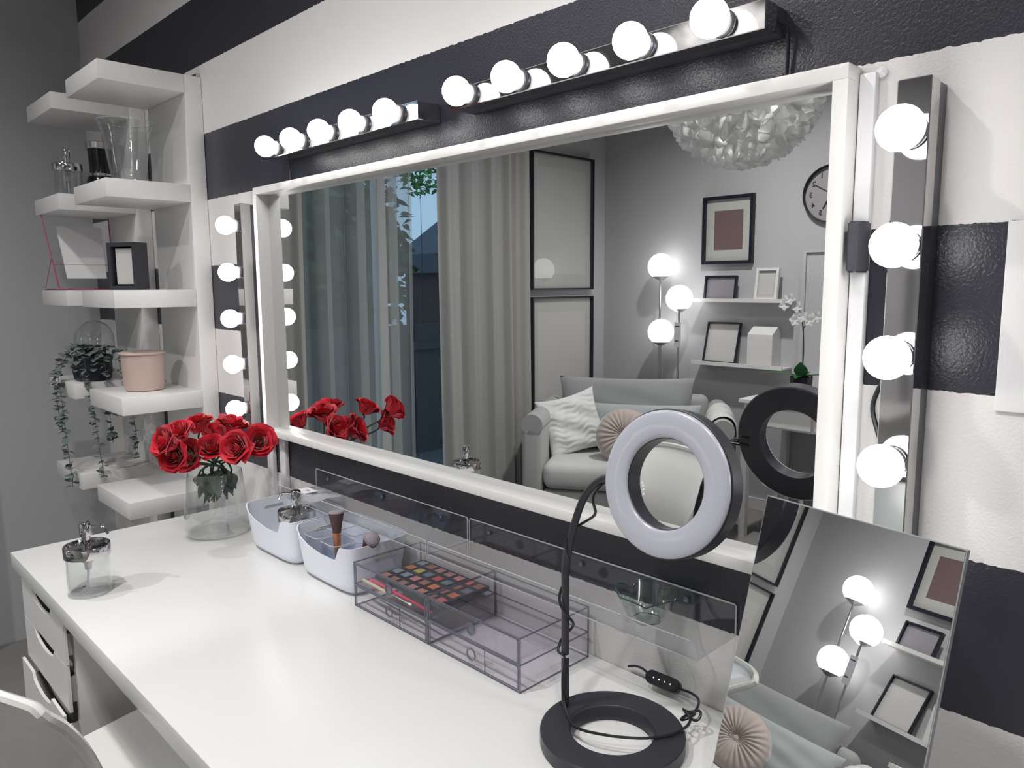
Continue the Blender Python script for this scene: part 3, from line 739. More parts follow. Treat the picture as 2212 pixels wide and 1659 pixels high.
# ------------------------------------------------------------------ objects on the shelf units
t = thing('glass_vase', 'flared clear glass vase on the second shelf of the nearer unit', 'vase', (-2.415, -.165, 1.6702))
bm = NB(); lathe(bm, [(.034, 0), (.038, .003), (.045, .02), (.052, .06), (.058, .11), (.066, .155), (.076, .182), (.0755, .1835), (.064, .155), (.056, .11), (.050, .06), (.043, .022), (.035, .012), (1e-7, .011)], 48); obj('vase_body', bm, M['glass'], t)
bm = NB(); tube(bm, [(.0757*math.cos(2*PI*i/48), .0757*math.sin(2*PI*i/48), .183) for i in range(49)], .0009, 6, sm=False); obj('rim', bm, M['acedge'], t)
t = thing('lantern', 'black jar with silver bands behind the flared vase', 'jar', (-2.865, -.105, 1.6733))
bm = NB(); lathe(bm, [(.040, 0), (.046, .01), (.047, .05), (.043, .072), (.038, .078), (.036, .09), (.038, .165)], 32); obj('body', bm, M['blackgl'], t)
for z0, z1, r in ((.074, .086, .0415), (.165, .188, .0455)):
    bm = NB(); lathe(bm, [(r-.002, z0), (r, z0+.002), (r, z1-.002), (r-.003, z1)], 32); obj('band', bm, M['chrome2'], t, label='silver band')
# clear picture stand with crimson edges
t = thing('picture_stand', 'clear acrylic picture stand with crimson edges holding a blank sheet', 'picture stand', (-2.90, -.16, 1.3673))
A0, A1, B0, B1 = Vector((.0, -.092, .0024)), Vector((.0, .083, .0024)), Vector((-.075, -.112, .256)), Vector((-.075, .098, .256))
def quadslab(bm, a, b, c, d, th):
    n = (b-a).cross(d-a).normalized()*th
    v = [bm.verts.new(p) for p in (a, b, c, d, a+n, b+n, c+n, d+n)]
    for f in ((3, 2, 1, 0), (4, 5, 6, 7), (0, 1, 5, 4), (1, 2, 6, 5), (2, 3, 7, 6), (3, 0, 4, 7)): bm.faces.new([v[i] for i in f])
bm = NB(); quadslab(bm, A0, A1, B1, B0, .002); obj('front_pane', bm, M['org'], t, False)
bm = NB(); tube(bm, [A0, A1, B1, B0, A0], .0022, 6, sm=False); obj('pane_edge', bm, M['pinkedge'], t, label='crimson edge')
m0 = A0.lerp(B0, .42); m1 = A1.lerp(B1, .42); k0 = Vector((-.105, -.110, .0016)); k1 = Vector((-.105, .095, .0016))
bm = NB(); quadslab(bm, m0, m1, k1, k0, .0015); obj('rear_pane', bm, M['thinglass'], t, False)
bm = NB(); tube(bm, [k1, k0, m0], .0013, 6, sm=False); tube(bm, [A0.lerp(B0, .33)+Vector((.003, 0, 0)), A1.lerp(B1, .33)+Vector((.003, 0, 0))], .0011, 6, sm=False); obj('rear_edge', bm, M['pinkedge'], t)
def bl(u, v): return A0.lerp(A1, u).lerp(B0.lerp(B1, u), v) + Vector((.003, 0, .001))
bm = NB(); quadslab(bm, bl(.17, .14), bl(.86, .14), bl(.86, .84), bl(.17, .84), .0006); obj('paper_insert', bm, M['paperw'], t, False)
# black box frame
t = thing('box_frame', 'small deep black photo frame with a blank print on the middle shelf', 'photo frame', (-2.33, -.191, 1.3673))
d1 = (Vector((-2.42, -.239, 0))-Vector((-2.33, -.191, 0))).normalized(); nn = Vector((-.47, .88, 0)).normalized()
R6 = Matrix((-d1, nn, Vector((0, 0, 1)))).transposed().to_4x4()   # local x to the right, y backwards
Wf, Hf, Df = .102, .137, .048
bm = NB(); box(bm, -Wf, 0, 0, -Wf+.012, Df, Hf); box(bm, -.012, 0, 0, 0, Df, Hf); box(bm, -Wf+.012, 0, 0, -.012, Df, .012); box(bm, -Wf+.012, 0, Hf-.012, -.012, Df, Hf); box(bm, -Wf+.012, Df-.004, .012, -.012, Df, Hf-.012)
bmesh.ops.transform(bm, matrix=R6, verts=bm.verts[:]); obj('frame', bm, M['black'], t, False)
bm = NB(); box(bm, -Wf+.02, .012, .0165, -.014, .014, Hf-.0165); bmesh.ops.transform(bm, matrix=R6, verts=bm.verts[:]); obj('blank_print', bm, M['paper'], t, False)
# pink jar
t = thing('ceramic_jar', 'speckled pink ceramic jar with a flat lid', 'jar', (-2.405, -.165, 1.0652))
bm = NB(); lathe(bm, [(.048, 0), (.053, .003), (.057, .02), (.059, .06), (.0605, .108)], 48); obj('jar_body', bm, M['pinkcer'], t)
bm = NB(); lathe(bm, [(.060, .1082), (.0655, .110), (.0665, .113), (.064, .1165), (.030, .1195), (1e-7, .1200)], 48); obj('lid', bm, M['pinkcer'], t)
# cloche
t = thing('glass_cloche', 'clear glass dome cloche behind the trailing plant', 'cloche', (-2.935, -.150, 1.0653))
r = .066
bm = NB(); pr = [(r, 0), (r, .13)] + [(r*math.cos(a), .13+r*math.sin(a)) for a in [PI/2*k/10 for k in range(1, 10)]] + [(1e-7, .13+r)]
pi = [(1e-7, .13+r-.002)] + [((r-.002)*math.cos(a), .13+(r-.002)*math.sin(a)) for a in [PI/2*k/10 for k in range(9, 0, -1)]] + [(r-.002, .13), (r-.002, 0)]
lathe(bm, pr+pi, 40, close=True); obj('dome', bm, M['glass'], t)
bm = NB(); lathe(bm, [(.072, 0), (.072, .004), (.067, .006)], 40, (0, 0, 0)); obj('cloche_base', bm, M['wht'], t)
# trailing plant
po = Vector((-2.792, -.198, 1.0653))
t = thing('trailing_plant', 'artificial eucalyptus with long trailing stems in a dark pot', 'potted plant', po)
bm = NB(); lathe(bm, [(.046, 0), (.056, .008), (.060, .03), (.056, .075), (.058, .085), (.052, .086), (.050, .07), (1e-7, .068)], 32)
for v in bm.verts:
    a = math.atan2(v.co.y, v.co.x); k = 1+.035*math.cos(7*a+v.co.z*40); v.co.x *= k; v.co.y *= k
obj('pot', bm, M['navy'], t)
def vine(pts, seed, sz=.017):
    rnd = random.Random(seed); P_ = smoothpts(pts, 10); bm = NB(); tube(bm, P_, .0009, 5, sm=False, mat=1)
    acc = 0; side = 0; nx = .011
    for a, b in zip(P_, P_[1:]):
        acc += (b-a).length
        if acc > nx:
            acc = 0; nx = rnd.uniform(.007, .0125)
            d = (b-a).normalized(); 
            ang = rnd.uniform(0, PI)
            for sgn in (0, PI):
                sd = Vector((math.cos(ang+sgn)*.75, -abs(math.sin(ang+sgn))*.4, rnd.uniform(-.3, .35)))
                if rnd.random() < .3: sd = Vector((math.cos(ang+sgn), math.sin(ang+sgn), rnd.uniform(-.5, .2)))
                L = sz*rnd.uniform(1.1, 1.85)
                leaf(bm, b, sd, L, L*.85, nrm=Vector((rnd.uniform(-.5, .5), rnd.uniform(-.6, .2), 1)), fold=.15, droop=rnd.uniform(-.1, .3), n=6)
    obj('trailing_stem', bm, [M['euc'], M['eucstem']], t, True, 80)
def V3(x, y, z): return Vector((x, y, z))-po
s0 = V3(-2.795, -.20, 1.155)
vine([s0, V3(-2.84, -.25, 1.17), V3(-2.83, -.292, 1.10), V3(-2.80, -.297, 1.0), V3(-2.785, -.297, .90), V3(-2.765, -.297, .80), V3(-2.755, -.296, .72)], 1)
vine([s0, V3(-2.86, -.23, 1.175), V3(-2.845, -.298, 1.08), V3(-2.83, -.302, .98), V3(-2.80, -.301, .90)], 2)
vine([s0, V3(-2.74, -.235, 1.175), V3(-2.715, -.24, 1.10), V3(-2.710, -.23, 1.0), V3(-2.705, -.225, .90), V3(-2.695, -.22, .80), V3(-2.70, -.215, .755)], 3, .015)
vine([s0, V3(-2.74, -.19, 1.175), V3(-2.700, -.185, 1.10), V3(-2.700, -.185, .98), V3(-2.70, -.18, .86)], 4)
vine([s0, V3(-2.73, -.15, 1.18), V3(-2.700, -.125, 1.12), V3(-2.695, -.118, 1.0), V3(-2.69, -.11, .9), V3(-2.695, -.105, .80)], 5, .016)
for k in range(9):
    a = -2.8+k*.55; r = .05
    e0 = s0 + Vector((math.cos(a)*.045, math.sin(a)*.035, .025)); e1 = s0 + Vector((math.cos(a)*.066, math.sin(a)*.045, -.02+.01*(k % 3)))
    if k in (1, 3, 5): e1 = s0 + Vector((math.cos(a)*.063, math.sin(a)*.05-.01, -.05))
    vine([s0 + Vector((0, 0, -.015)), e0, e1], 20+k, .019)

# ------------------------------------------------------------------ tub chair at the desk
t = thing('shell_chair', 'glossy white plastic shell chair pulled up to the desk', 'chair', (-1.206, -.618, -.0), math.radians(20))
sp = smoothpts([(.20, .418, .12), (.16, .424, .14), (.07, .418, .148), (-.02, .417, .152), (-.08, .432, .158), (-.112, .50, .160), (-.132, .60, .155), (-.155, .70, .138), (-.182, .78, .140), (-.220, .845, .162), (-.256, .892, .188), (-.263, .911, .180)], 6)
def shell(u, v):
    k = v*(len(sp)-1); i = min(int(k), len(sp)-2); f = k-i
    y = sp[i][0]*(1-f)+sp[i+1][0]*f; z = sp[i][1]*(1-f)+sp[i+1][1]*f; w_ = sp[i][2]*(1-f)+sp[i+1][2]*f
    uu = (u-.5)*2; e = abs(uu)
    lift = (.012+.05*math.exp(-((v-.38)/.11)**2))*e**3.2
    wrap = .022*e**2.4*(1/(1+math.exp(-(v-.38)*18)))
    return (w_*uu*(1-.04*e**4), y+wrap, z+lift*max(0, min(1, (1-v)*2.2)) - .014*e**3.5*max(0, (v-.7)/.3))
bm = NB(); grid(bm, shell, 37, 60, thick=.006)
sh = obj('seat_shell', bm, M['chairw'], t, True, 60)
bm = NB()
loop = [shell(0, k/30) for k in range(31)] + [shell(k/20, 1) for k in range(1, 21)] + [shell(1, 1-k/30) for k in range(1, 31)]
tube(bm, loop, .0075, 8, sm=False); obj('rim', bm, M['chairw'], t)
for sx, sy in ((-1, -1), (1, -1), (-1, 1), (1, 1)):
    bm = NB(); cyl(bm, (sx*.09, sy*.08-.02, .412), (sx*.115, sy*.12-.02, 0), .013, .010); obj('leg', bm, M['chrome2'], t)

t = thing('stool', 'white stool with a smooth curved seat pushed under the desk, left of the chair', 'stool', (-1.48, -.50, 0), math.radians(14))
def stf(u, v):
    a, b = (u-.5)*2, (v-.5)*2
    return (.145*a*(1-.02*b**4), .215*b*(1-.02*a**4), .478 - .012*math.exp(-((a+.1*b)/.45)**2)*(1-b*b*.4) + .004*a**4)
bm = NB(); grid(bm, stf, 30, 36, thick=.02); obj('seat', bm, M['chairw'], t, True, 60)
for sx, sy in ((-1, -1), (1, -1), (-1, 1), (1, 1)):
    bm = NB(); cyl(bm, (sx*.11, sy*.17, .455), (sx*.12, sy*.19, 0), .012, .010); obj('leg', bm, M['wht'], t)

# ------------------------------------------------------------------ curtains
def curtain(name, label, y0, y1, mat, amp, freq, x=-3.27, z0=.02, z1=2.6, seed=0, gather=0.):
    rnd = random.Random(seed); ph = [rnd.uniform(0, 6) for _ in range(5)]
    def fn(u, v):
        y = y0+(y1-y0)*u; yy = y
        g = gather*(1-v)
        y = y + g*(.5-u)*(y1-y0)*.3 + .012*math.sin(v*3+ph[0])
        d = amp*(math.sin(freq*yy+ph[1]+.5*math.sin(v*2.2+ph[2])) + .5*math.sin(freq*1.83*yy+ph[3]) + .25*math.sin(freq*3.1*yy+ph[4]))*(.75+.35*(1-v))
        return (d, y-y0, z0+(z1-z0)*v - 0)
    bm = NB(); n = int(abs(y1-y0)*150)+20; grid(bm, fn, n, 14)
    o = obj(name, bm, M[mat], None, True, 80); o.location = (x, y0, 0); tag(o, label, 'curtain'); return o
curtain('curtain', 'grey linen curtain on the left side of the window, beside the light bar', -.52, -.90, 'curt', .022, 48, seed=1)
curtain('curtain', 'wide grey linen curtain between the window and the tall picture frames', -1.70, -2.44, 'curt', .024, 44, seed=2)
def sheerfn(u, v):
    y = -.80-(.80)*u + .02*math.sin(v*2+1)
    k = u*1.0
    d = .03*math.sin(k*26+.4*math.sin(v*2)) + .016*math.sin(k*47+1.2)
    yy = y + .026*math.sin(k*26*2+.6)
    return (d, yy+.80, .03+2.57*v)
bm = NB(); grid(bm, sheerfn, 170, 10); o = obj('sheer_curtain', bm, M['sheer'], None, True, 80); o.location = (-3.335, -.80, 0); tag(o, 'thin see-through voile curtain across the window', 'curtain')
bm = NB(); cyl(bm, (0, 0, 0), (0, -2.0, 0), .011); o = obj('curtain_rail', bm, M['wht']); o.location = (-3.30, -.48, 2.62); tag(o, 'white rail carrying the curtains', 'curtain rail')

# ------------------------------------------------------------------ outside the window
bm = NB(); box(bm, -22, -22, -.32, -3.50, 8, -.30); struct('trim_ground', bm, M['ground'])
def tree(label, c, R, n, mat, trunk=True, seed=0, cat='tree', sq=(1, 1, 1.3), ls=.21, tr=.13):
    rnd = random.Random(seed); t = thing('garden_tree', label, cat, (c[0], c[1], -.3), 0)
    bm = NB()
    for k in range(n):
        v = Vector((rnd.gauss(0, 1), rnd.gauss(0, 1), rnd.gauss(0, 1))).normalized()*R*rnd.random()**.45
        p = Vector((v.x*sq[0], v.y*sq[1], c[2]+.3+v.z*sq[2]))
        leaf(bm, p, Vector((rnd.gauss(0, 1), rnd.gauss(0, 1), rnd.gauss(0, .6))), ls*rnd.uniform(.6, 1.3), ls*.6, n=4, nrm=Vector((rnd.gauss(0, 1), rnd.gauss(0, 1), 1)))
    obj('foliage', bm, M[mat], t, True, 80)
    bm = NB(); cyl(bm, (0, 0, 0), (0, 0, c[2]+.3), tr, tr*.4); obj('trunk', bm, M['bark'], t)
tree('dark bushy tree outside the window, left side', (-7.6, -3.0, 1.6), .95, 2600, 'tree', seed=1, sq=(.8, 1, 1.5))
tree('dark green tree outside the window, in the middle', (-9.6, -5.15, 1.7), .92, 3300, 'tree', seed=2, sq=(.8, 1, 1.7))
tree('light green branches hanging near the roof outside the window', (-6.9, -4.40, 2.75), .36, 420, 'tree2', seed=3, sq=(1, 1, 1.1), ls=.085, tr=.006)
t = thing('neighbour_house', 'house with a dark slate roof outside the window', 'house', (-13.5, -11.45, -.62))
bm = NB(); box(bm, -1.5, -4.2, 0, 1.5, 1.3, 2.299); obj('house_wall', bm, M['brick'], t, False)
bm = NB(); prism(bm, [(-4.8, 2.3), (1.5, 2.3), (1.5, 2.74), (-1.6, 4.8), (-4.8, 2.7)], 0, 3.2, M4=Matrix.Translation((-1.6, 0, 0)) @ Matrix(((0, 0, 1, 0), (1, 0, 0, 0), (0, 1, 0, 0), (0, 0, 0, 1)))); obj('roof', bm, M['slate'], t, False)
bm = NB(); box(bm, 1.50, -.2, 1.0, 1.54, .5, 1.9); obj('house_window', bm, M['dark'], t, False)
t = thing('garden_fence', 'low dark board fence outside the window', 'fence', (-6.0, -4.0, -.3))
for k in range(16):
    bm = NB(); box(bm, -.015, -2.8+k*.36, 0, .015, -2.8+k*.36+.34, 1.30); obj('board', bm, M['fence'], t, False)
bm = NB(); box(bm, .016, -2.8, 1.05, .05, 2.95, 1.13); obj('rail', bm, M['fence'], t, False)

# ------------------------------------------------------------------ pictures on the left wall (seen in the mirror)
def frame(name, label, cat, loc, W, H, T, D, rz, mats, matw=0, ins=None, rx=0, glass=False, fm='frm', group=None):
    """local: faces +Y, x centred, z from 0"""
    t = thing(name, label, cat, loc, rz, group); t.rotation_euler = (rx, 0, rz)
    bm = NB(); h = W/2
    box(bm, -h, 0, 0, -h+T, D, H); box(bm, h-T, 0, 0, h, D, H); box(bm, -h+T, 0, 0, h-T, D, T); box(bm, -h+T, 0, H-T, h-T, D, H)
    obj('frame', bm, M[fm], t, False)
    bm = NB(); box(bm, -h+T, .001, T, h-T, D*.35, H-T); obj('mount', bm, M[mats[0]], t, False)
    if ins:
        a, b, c_, d = ins; bm = NB(); box(bm, a, D*.35+.0001, b, c_, D*.35+.0012, d); obj('print', bm, M[mats[1]], t, False)
    if glass:
        bm = NB(); box(bm, -h+T, D*.85, T, h-T, D*.85+.0012, H-T); obj('glazing', bm, M['thinglass'], t, False)
    return t
frame('framed_picture', 'tall thin-framed picture with a blank print, the upper of two by the curtain', 'picture frame', (-3.369, -2.815, 1.345), .60, .865, .011, .040, -PI/2, ['mat', 'paper'], ins=(-.235, .10, .235, .775), glass=True)
frame('framed_picture', 'thin-framed picture with a blank print, the lower one behind the sofa', 'picture frame', (-3.368, -2.815, .43), .60, .87, .011, .040, -PI/2, ['mat', 'paper'], ins=(-.235, .10, .235, .77))
frame('framed_picture', 'black-framed picture with a mauve rectangle on a pale mount', 'picture frame', (-2.405, -3.278, 1.497), .338, .408, .019, .03, 0, ['mat', 'mauve'], ins=(-.095, .085, .097, .322), glass=False)
# clock
t = thing('wall_clock', 'round wall clock with a thin dark rim on the back wall', 'clock', (-1.785, -3.279, 1.863))
Rx = Matrix.Rotation(math.radians(-90), 3, 'X')
bm = NB(); lathe(bm, [(.146, 0), (.155, 0), (.155, .03), (.152, .033), (.148, .03), (.148, .008)], 64, close=True, axis=Rx); obj('rim', bm, M['frm'], t)
bm = NB(); lathe(bm, [(.148, .002), (.148, .008)], 64, axis=Rx); obj('clock_face', bm, M['clockf'], t)
for k in range(1, 13):
    cu = bpy.data.curves.new('numeral', 'FONT'); cu.body = str(k); cu.size = .04; cu.align_x = 'CENTER'; cu.align_y = 'CENTER'; cu.extrude = .0008; cu.offset = .0006
    to = bpy.data.objects.new('tmp', cu); C.objects.link(to); dg = bpy.context.evaluated_depsgraph_get(); me = bpy.data.meshes.new_from_object(to.evaluated_get(dg)); bpy.data.objects.remove(to)
    a = math.radians(90-30*k)
    # seen from the room (looking towards -Y) x runs to the left
    me.transform(Matrix.Translation((-.116*math.cos(a), .0096, .116*math.sin(a))) @ Matrix.Rotation(PI, 4, 'Z') @ Matrix.Rotation(math.radians(90), 4, 'X'))
    me.materials.append(M['dark']); no = bpy.data.objects.new('numeral', me); C.objects.link(no); no.parent = t
for ang, L, w_ in ((90-60, .105, .0022), (90-150, .09, .003)):
    a = math.radians(ang); bm = NB(); tube(bm, [(.02*math.cos(a), .012, -.02*math.sin(a)), (-L*math.cos(a), .012, L*math.sin(a))], w_, 6, sm=False); obj('hand', bm, M['dark'], t)
bm = NB(); lathe(bm, [(.006, .008), (.006, .015)], 16, axis=Rx); obj('hub', bm, M['dark'], t)
# picture ledges
for lb, z, x0, x1 in (('upper white picture ledge with two frames', 1.266, -2.565, -1.965), ('lower white picture ledge with two blank frames', .880, -2.572, -1.975)):
    t = thing('picture_ledge', lb, 'shelf', ((x0+x1)/2, -3.279, z), 0, 'white picture ledges on the back wall'); w_ = (x1-x0)/2
    bm = NB(); box(bm, -w_, 0, 0, w_, .115, .010); obj('ledge_board', bm, M['wht'], t, False)
    bm = NB(); box(bm, -w_, .115, 0, w_, .125, .022); obj('front_edge', bm, M['wht'], t, False)
def lean(name, label, x, z, W, H, T, D, mats, ins, fm='frm', y=-3.215, rx=8):
    return frame(name, label, 'photo frame', (x, y, z), W, H, T, D, 0, mats, ins=ins, rx=math.radians(rx), fm=fm)
lean('photo_frame', 'small black landscape frame with a grey print on the upper ledge', -2.415, 1.2763, .215, .148, .011, .022, ['greyprint', 'greyprint'], (-.095, .012, .095, .135))
lean('photo_frame', 'small white frame with a pale print on the upper ledge', -2.115, 1.2763, .140, .190, .016, .022, ['mat', 'paper'], (-.042, .035, .042, .155), fm='wht')
lean('photo_frame', 'black-edged frame with a blank print leaning on the lower ledge', -2.408, .8903, .225, .255, .008, .02, ['paper', 'paper'], (-.10, .01, .10, .245), rx=14)
t = thing('paper_box', 'white folded card box standing on the lower ledge', 'box', (-2.125, -3.222, .8903))
bm = NB(); prism(bm, [(-.05, 0), (.055, 0), (.055, .195), (.02, .235), (-.05, .19)], -.078, .078, M4=Matrix(((0, 0, 1, 0), (-1, 0, 0, 0), (0, 1, 0, 0), (0, 0, 0, 1)))); obj('box_body', bm, M['wht'], t, False)

# ------------------------------------------------------------------ floor lamps
def globe(bm, c, r=.083):
    pr = [(1e-7, -r*.72)] ; pr = [(r*.62, -r*.785)] + [(r*math.sin(a), -r*math.cos(a)) for a in [PI*(.22+.78*k/18) for k in range(1, 18)]] + [(1e-7, r)]
    lathe(bm, pr, 32, c)
def floor_lamp(label, x, y, gl):
    t = thing('floor_lamp', label, 'floor lamp', (x, y, 0), 0, 'opal globe floor lamps by the back wall')
    bm = NB(); lathe(bm, [(.11, 0), (.11, .012), (.02, .018)], 40); obj('base', bm, M['chrome2'], t)
    for (dx, dy, z, pr) in gl:
        bm = NB(); cyl(bm, (dx, dy, .015), (dx, dy, z-.075), .0065 if pr else .0065, n=12); obj('pole', bm, M['chrome2'], t)
        bm = NB(); lathe(bm, [(.012, z-.088), (.030, z-.078), (.054, z-.064), (.054, z-.062)], 28, (dx, dy, 0)); obj('shade_cup', bm, M['chrome2'], t)
        bm = NB(); globe(bm, (dx, dy, z)); obj('globe_shade', bm, M['globe'], t)
    return t
floor_lamp('floor lamp with two glowing globes near the corner', -2.800, -3.165, [(-.018, 0, 1.489, 1), (.012, .03, 1.072, 1)])
floor_lamp('floor lamp with one glowing globe beside the picture ledges', -2.632, -3.10, [(0, 0, 1.288, 1)])
t = thing('hang_tag', 'grey printed tag hanging on the single-globe floor lamp', 'tag', (-2.632, -3.088, .985))
bm = NB(); box(bm, -.024, 0, 0, .024, .001, .155); obj('card', bm, M['tagm'], t, False)
bm = NB(); box(bm, -.018, .0011, .035, .006, .0015, .042); box(bm, -.018, .0011, .128, .014, .0015, .134); obj('print_lines', bm, M['dark'], t, False)
# soft glow behind: the globes themselves light the wall

# ------------------------------------------------------------------ sofa
sofa_loc = Vector((-2.715, -2.735, 0)); ang = math.atan2(-.54, .84)
t = thing('sofa', 'light grey loveseat with rounded arms standing across the corner', 'sofa', sofa_loc, ang)
def pill(name, mat, x0, y0, z0, x1, y1, z1, bev, parent=t, seg=4):
    bm = NB(); box(bm, x0, y0, z0, x1, y1, z1, bev, seg); return obj(name, bm, M[mat], parent, True, 60)
pill('base', 'sofa', -.455, -.235, .09, .455, .50, .235, .02)
pill('back', 'sofa', -.455, -.24, .236, .455, -.115, .70, .045)
for s in (-1, 1):
    bm = NB(); box(bm, -.055, -.235, .09, .055, .53, .60, .025, 3)
    cyl(bm, (-.003*s, -.235, .605), (-.003*s, .53, .605), .060, n=28)
    bmesh.ops.transform(bm, matrix=Matrix.Translation((s*.515, 0, 0)), verts=bm.verts[:]); obj('arm', bm, M['sofa'], t, True, 50)
for s in (-1, 1):
    pill('seat_cushion', 'seatf', -.455 if s < 0 else .003, -.112, .24, -.003 if s < 0 else .455, .54, .395, .055)
for sx in (-.42, .42):
    for sy in (-.18, .45):
        bm = NB(); cyl(bm, (sx, sy, .09), (sx, sy, 0), .02, .015); obj('leg', bm, M['dkmetal'], t)
RS = Matrix.Translation(sofa_loc) @ Matrix.Rotation(ang, 4, 'Z')
def cushion(name, label, mat, loc, W, H, T, rx=0, ry=0, rz=0, pin=.5, seed=0, group='scatter cushions on the sofa', crumple=0., ripple=0.):
    """pillow: local XZ plane, thickness along Y"""
    rnd = random.Random(seed); bm = NB(); n = 56 if ripple else 26
    ph = [rnd.uniform(0, 6) for _ in range(4)]
    for sgn in (1, -1):
        def fn(u, v):
            a, b = (u-.5)*2, (v-.5)*2
            edge = ((1-abs(a)**2.6)*(1-abs(b)**2.6)); 
            th = T/2*max(0, edge)**.45
            sx = 1-.10*(1-abs(b)**2)*abs(a)**3*pin*2; sz = 1-.10*(1-abs(a)**2)*abs(b)**3*pin*2
            wv = crumple*math.sin(a*5+b*9+ph[0])*edge + crumple*.6*math.sin(a*13+ph[1]-b*5)*edge + ripple*math.sin(b*34+2.2*math.sin(a*5+ph[2])+1.3*math.sin(a*11))*(.6+.4*math.sin(a*7+b*4))*min(1, edge*3)
            return (a*W/2*sx, sgn*(th+wv*sgn), H/2+b*H/2*sz)
        grid(bm, fn, n, n)
    bmesh.ops.remove_doubles(bm, verts=bm.verts[:], dist=1e-4)
    o = obj(name, bm, M[mat], None, True, 80)
    p = RS @ Vector(loc); o.location = p
    o.rotation_euler = (Matrix.Rotation(ang+rz, 3, 'Z') @ Matrix.Rotation(ry, 3, 'Y') @ Matrix.Rotation(rx, 3, 'X')).to_euler()
    tag(o, label, 'cushion', group); return o
cushion('back_cushion', 'wide plain grey cushion along the top of the sofa back', 'cush1', (-.045, -.03, .397), .83, .42, .14, rx=math.radians(12), pin=.3, seed=1, crumple=.004)
cushion('throw_pillow', 'pale blue-grey cushion low behind the round velvet one', 'cush2', (.08, .11, .397), .66, .28, .13, rx=math.radians(16), pin=.3, seed=2, crumple=.005)
cushion('throw_pillow', 'white crinkled square cushion leaning in the left corner of the sofa', 'cushw', (-.27, .24, .392), .37, .37, .12, rx=math.radians(20), ry=math.radians(-14), rz=math.radians(-22), pin=.6, seed=3, crumple=.008, ripple=.0035)
# round pleated cushion
t = thing('round_cushion', 'round blush velvet cushion with radial pleats', 'cushion', RS @ Vector((-.015, .36, .528)), 0, 'scatter cushions on the sofa')
t.rotation_euler = (Matrix.Rotation(ang-.05, 3, 'Z') @ Matrix.Rotation(math.radians(20), 3, 'X')).to_euler()
bm = NB(); R_ = .160
def rc_(sgn):
    def fn(u, v):
        a = 2*PI*u; r = R_*v
        th = .062*math.sqrt(max(0, 1-v**4)) - .035*math.exp(-(v/.22)**2)
        th += .004*math.sin(a*26+.8*math.sin(a*3))*math.sin(PI*v)**.7
        return (r*math.cos(a), sgn*th, r*math.sin(a))
    return fn
grid(bm, rc_(1), 130, 16, wrapu=True); grid(bm, rc_(-1), 130, 16, wrapu=True); bmesh.ops.remove_doubles(bm, verts=bm.verts[:], dist=1e-5); obj('cushion_cover', bm, M['velvet'], t, True, 80)
bm = NB(); ball(bm, (0, .03, 0), .016, 16, 10, sy=.5); obj('button', bm, M['velvet'], t)
# throw over right arm
def thr(u, v):
    a = -1.9+3.8*u; r = .073+.006*math.sin(v*14+u*3)+.004*math.sin(v*31)
    y = .05+.42*v
    if abs(a) > 1.45: zz = .605+r*math.cos(1.45)-(abs(a)-1.45)*.45; xx = math.copysign(r*math.sin(1.45)+.004, a)
    else: zz = .605+r*math.cos(a); xx = r*math.sin(a)
    return (xx+.512+.003*math.sin(v*20), y, zz+.004*math.sin(v*25+a*2))
bm = NB(); grid(bm, thr, 30, 40); o = obj('throw_blanket', bm, M['throw'], None, True, 80); o.matrix_world = RS; tag(o, 'white knitted throw draped over the right arm of the sofa', 'throw')
bm = NB(); box(bm, -.62, .60, 0, .55, 1.60, .012, .004); o = obj('rug', bm, M['rug']); o.location = (-2.715, -2.735, .0005); o.rotation_euler = (0, 0, ang); tag(o, 'dark grey rug on the floor in front of the sofa', 'rug')
# white ceramic vessel on a ledge behind the sofa (upper left of the tilted mirror)

# ------------------------------------------------------------------ white console with orchid
t = thing('console_table', 'white console table with drawers against the back wall', 'table', (-1.60, -2.98, 0))
bm = NB(); box(bm, -.40, -.28, .745, .40, .26, .765, .001); obj('tabletop', bm, M['wht'], t, False)
bm = NB(); box(bm, -.385, -.275, .62, .385, .225, .744); obj('apron', bm, M['wht'], t, False)
for x0, x1 in ((-.375, -.01), (.01, .375)):
    bm = NB(); box(bm, x0, .226, .632, x1, .240, .735); obj('drawer', bm, M['wht'], t, False)
for sx in (-.375, .375):
    for sy in (-.26, .215):
        bm = NB(); box(bm, sx-.018, sy-.018, 0, sx+.018, sy+.018, .6199); obj('leg', bm, M['wht'], t, False)
po = Vector((-1.755, -2.93, .7655))
t = thing('orchid', 'white orchid with dark leaves in a black faceted pot', 'potted plant', po)
bm = NB(); lathe(bm, [(.045, 0), (.052, .01), (.060, .12), (.056, .122), (.052, .11), (1e-7, .108)], 10); obj('pot', bm, M['blackgl'], t, False)
bm = NB()
for a, L in ((.3, .20), (2.7, .21), (1.4, .12), (4.4, .16)): leaf(bm, (0, 0, .11), Vector((math.cos(a), math.sin(a), .45)), L, .065, droop=.35, n=9)
leaf(bm, (.0, .01, .11), Vector((.1, .3, 1)), .10, .07, droop=.1, n=9)
obj('leaves', bm, M['orchleaf'], t)
bm = NB(); tube(bm, [(0, 0, .1), (.005, 0, .25), (.0, .01, .38), (-.015, .03, .47), (-.06, .05, .53)], .003, 8); tube(bm, [(0, .01, .36), (.03, .03, .41), (.07, .04, .43)], .002, 6); obj('stem', bm, M['stem'], t)
rn = random.Random(5)
for k, c in enumerate([(-.055, .055, .53), (-.02, .045, .49), (.01, .04, .44), (-.03, .04, .42), (.05, .045, .42), (.085, .04, .44), (-.085, .05, .50)]):
    bm = NB()
    for j in range(5): a = 2*PI*j/5+k; leaf(bm, c, Vector((math.cos(a), .25, math.sin(a))), .034, .030, nrm=Vector((0, 1, 0)), droop=.15, n=6)
    obj('blossom', bm, M['orch'], t)
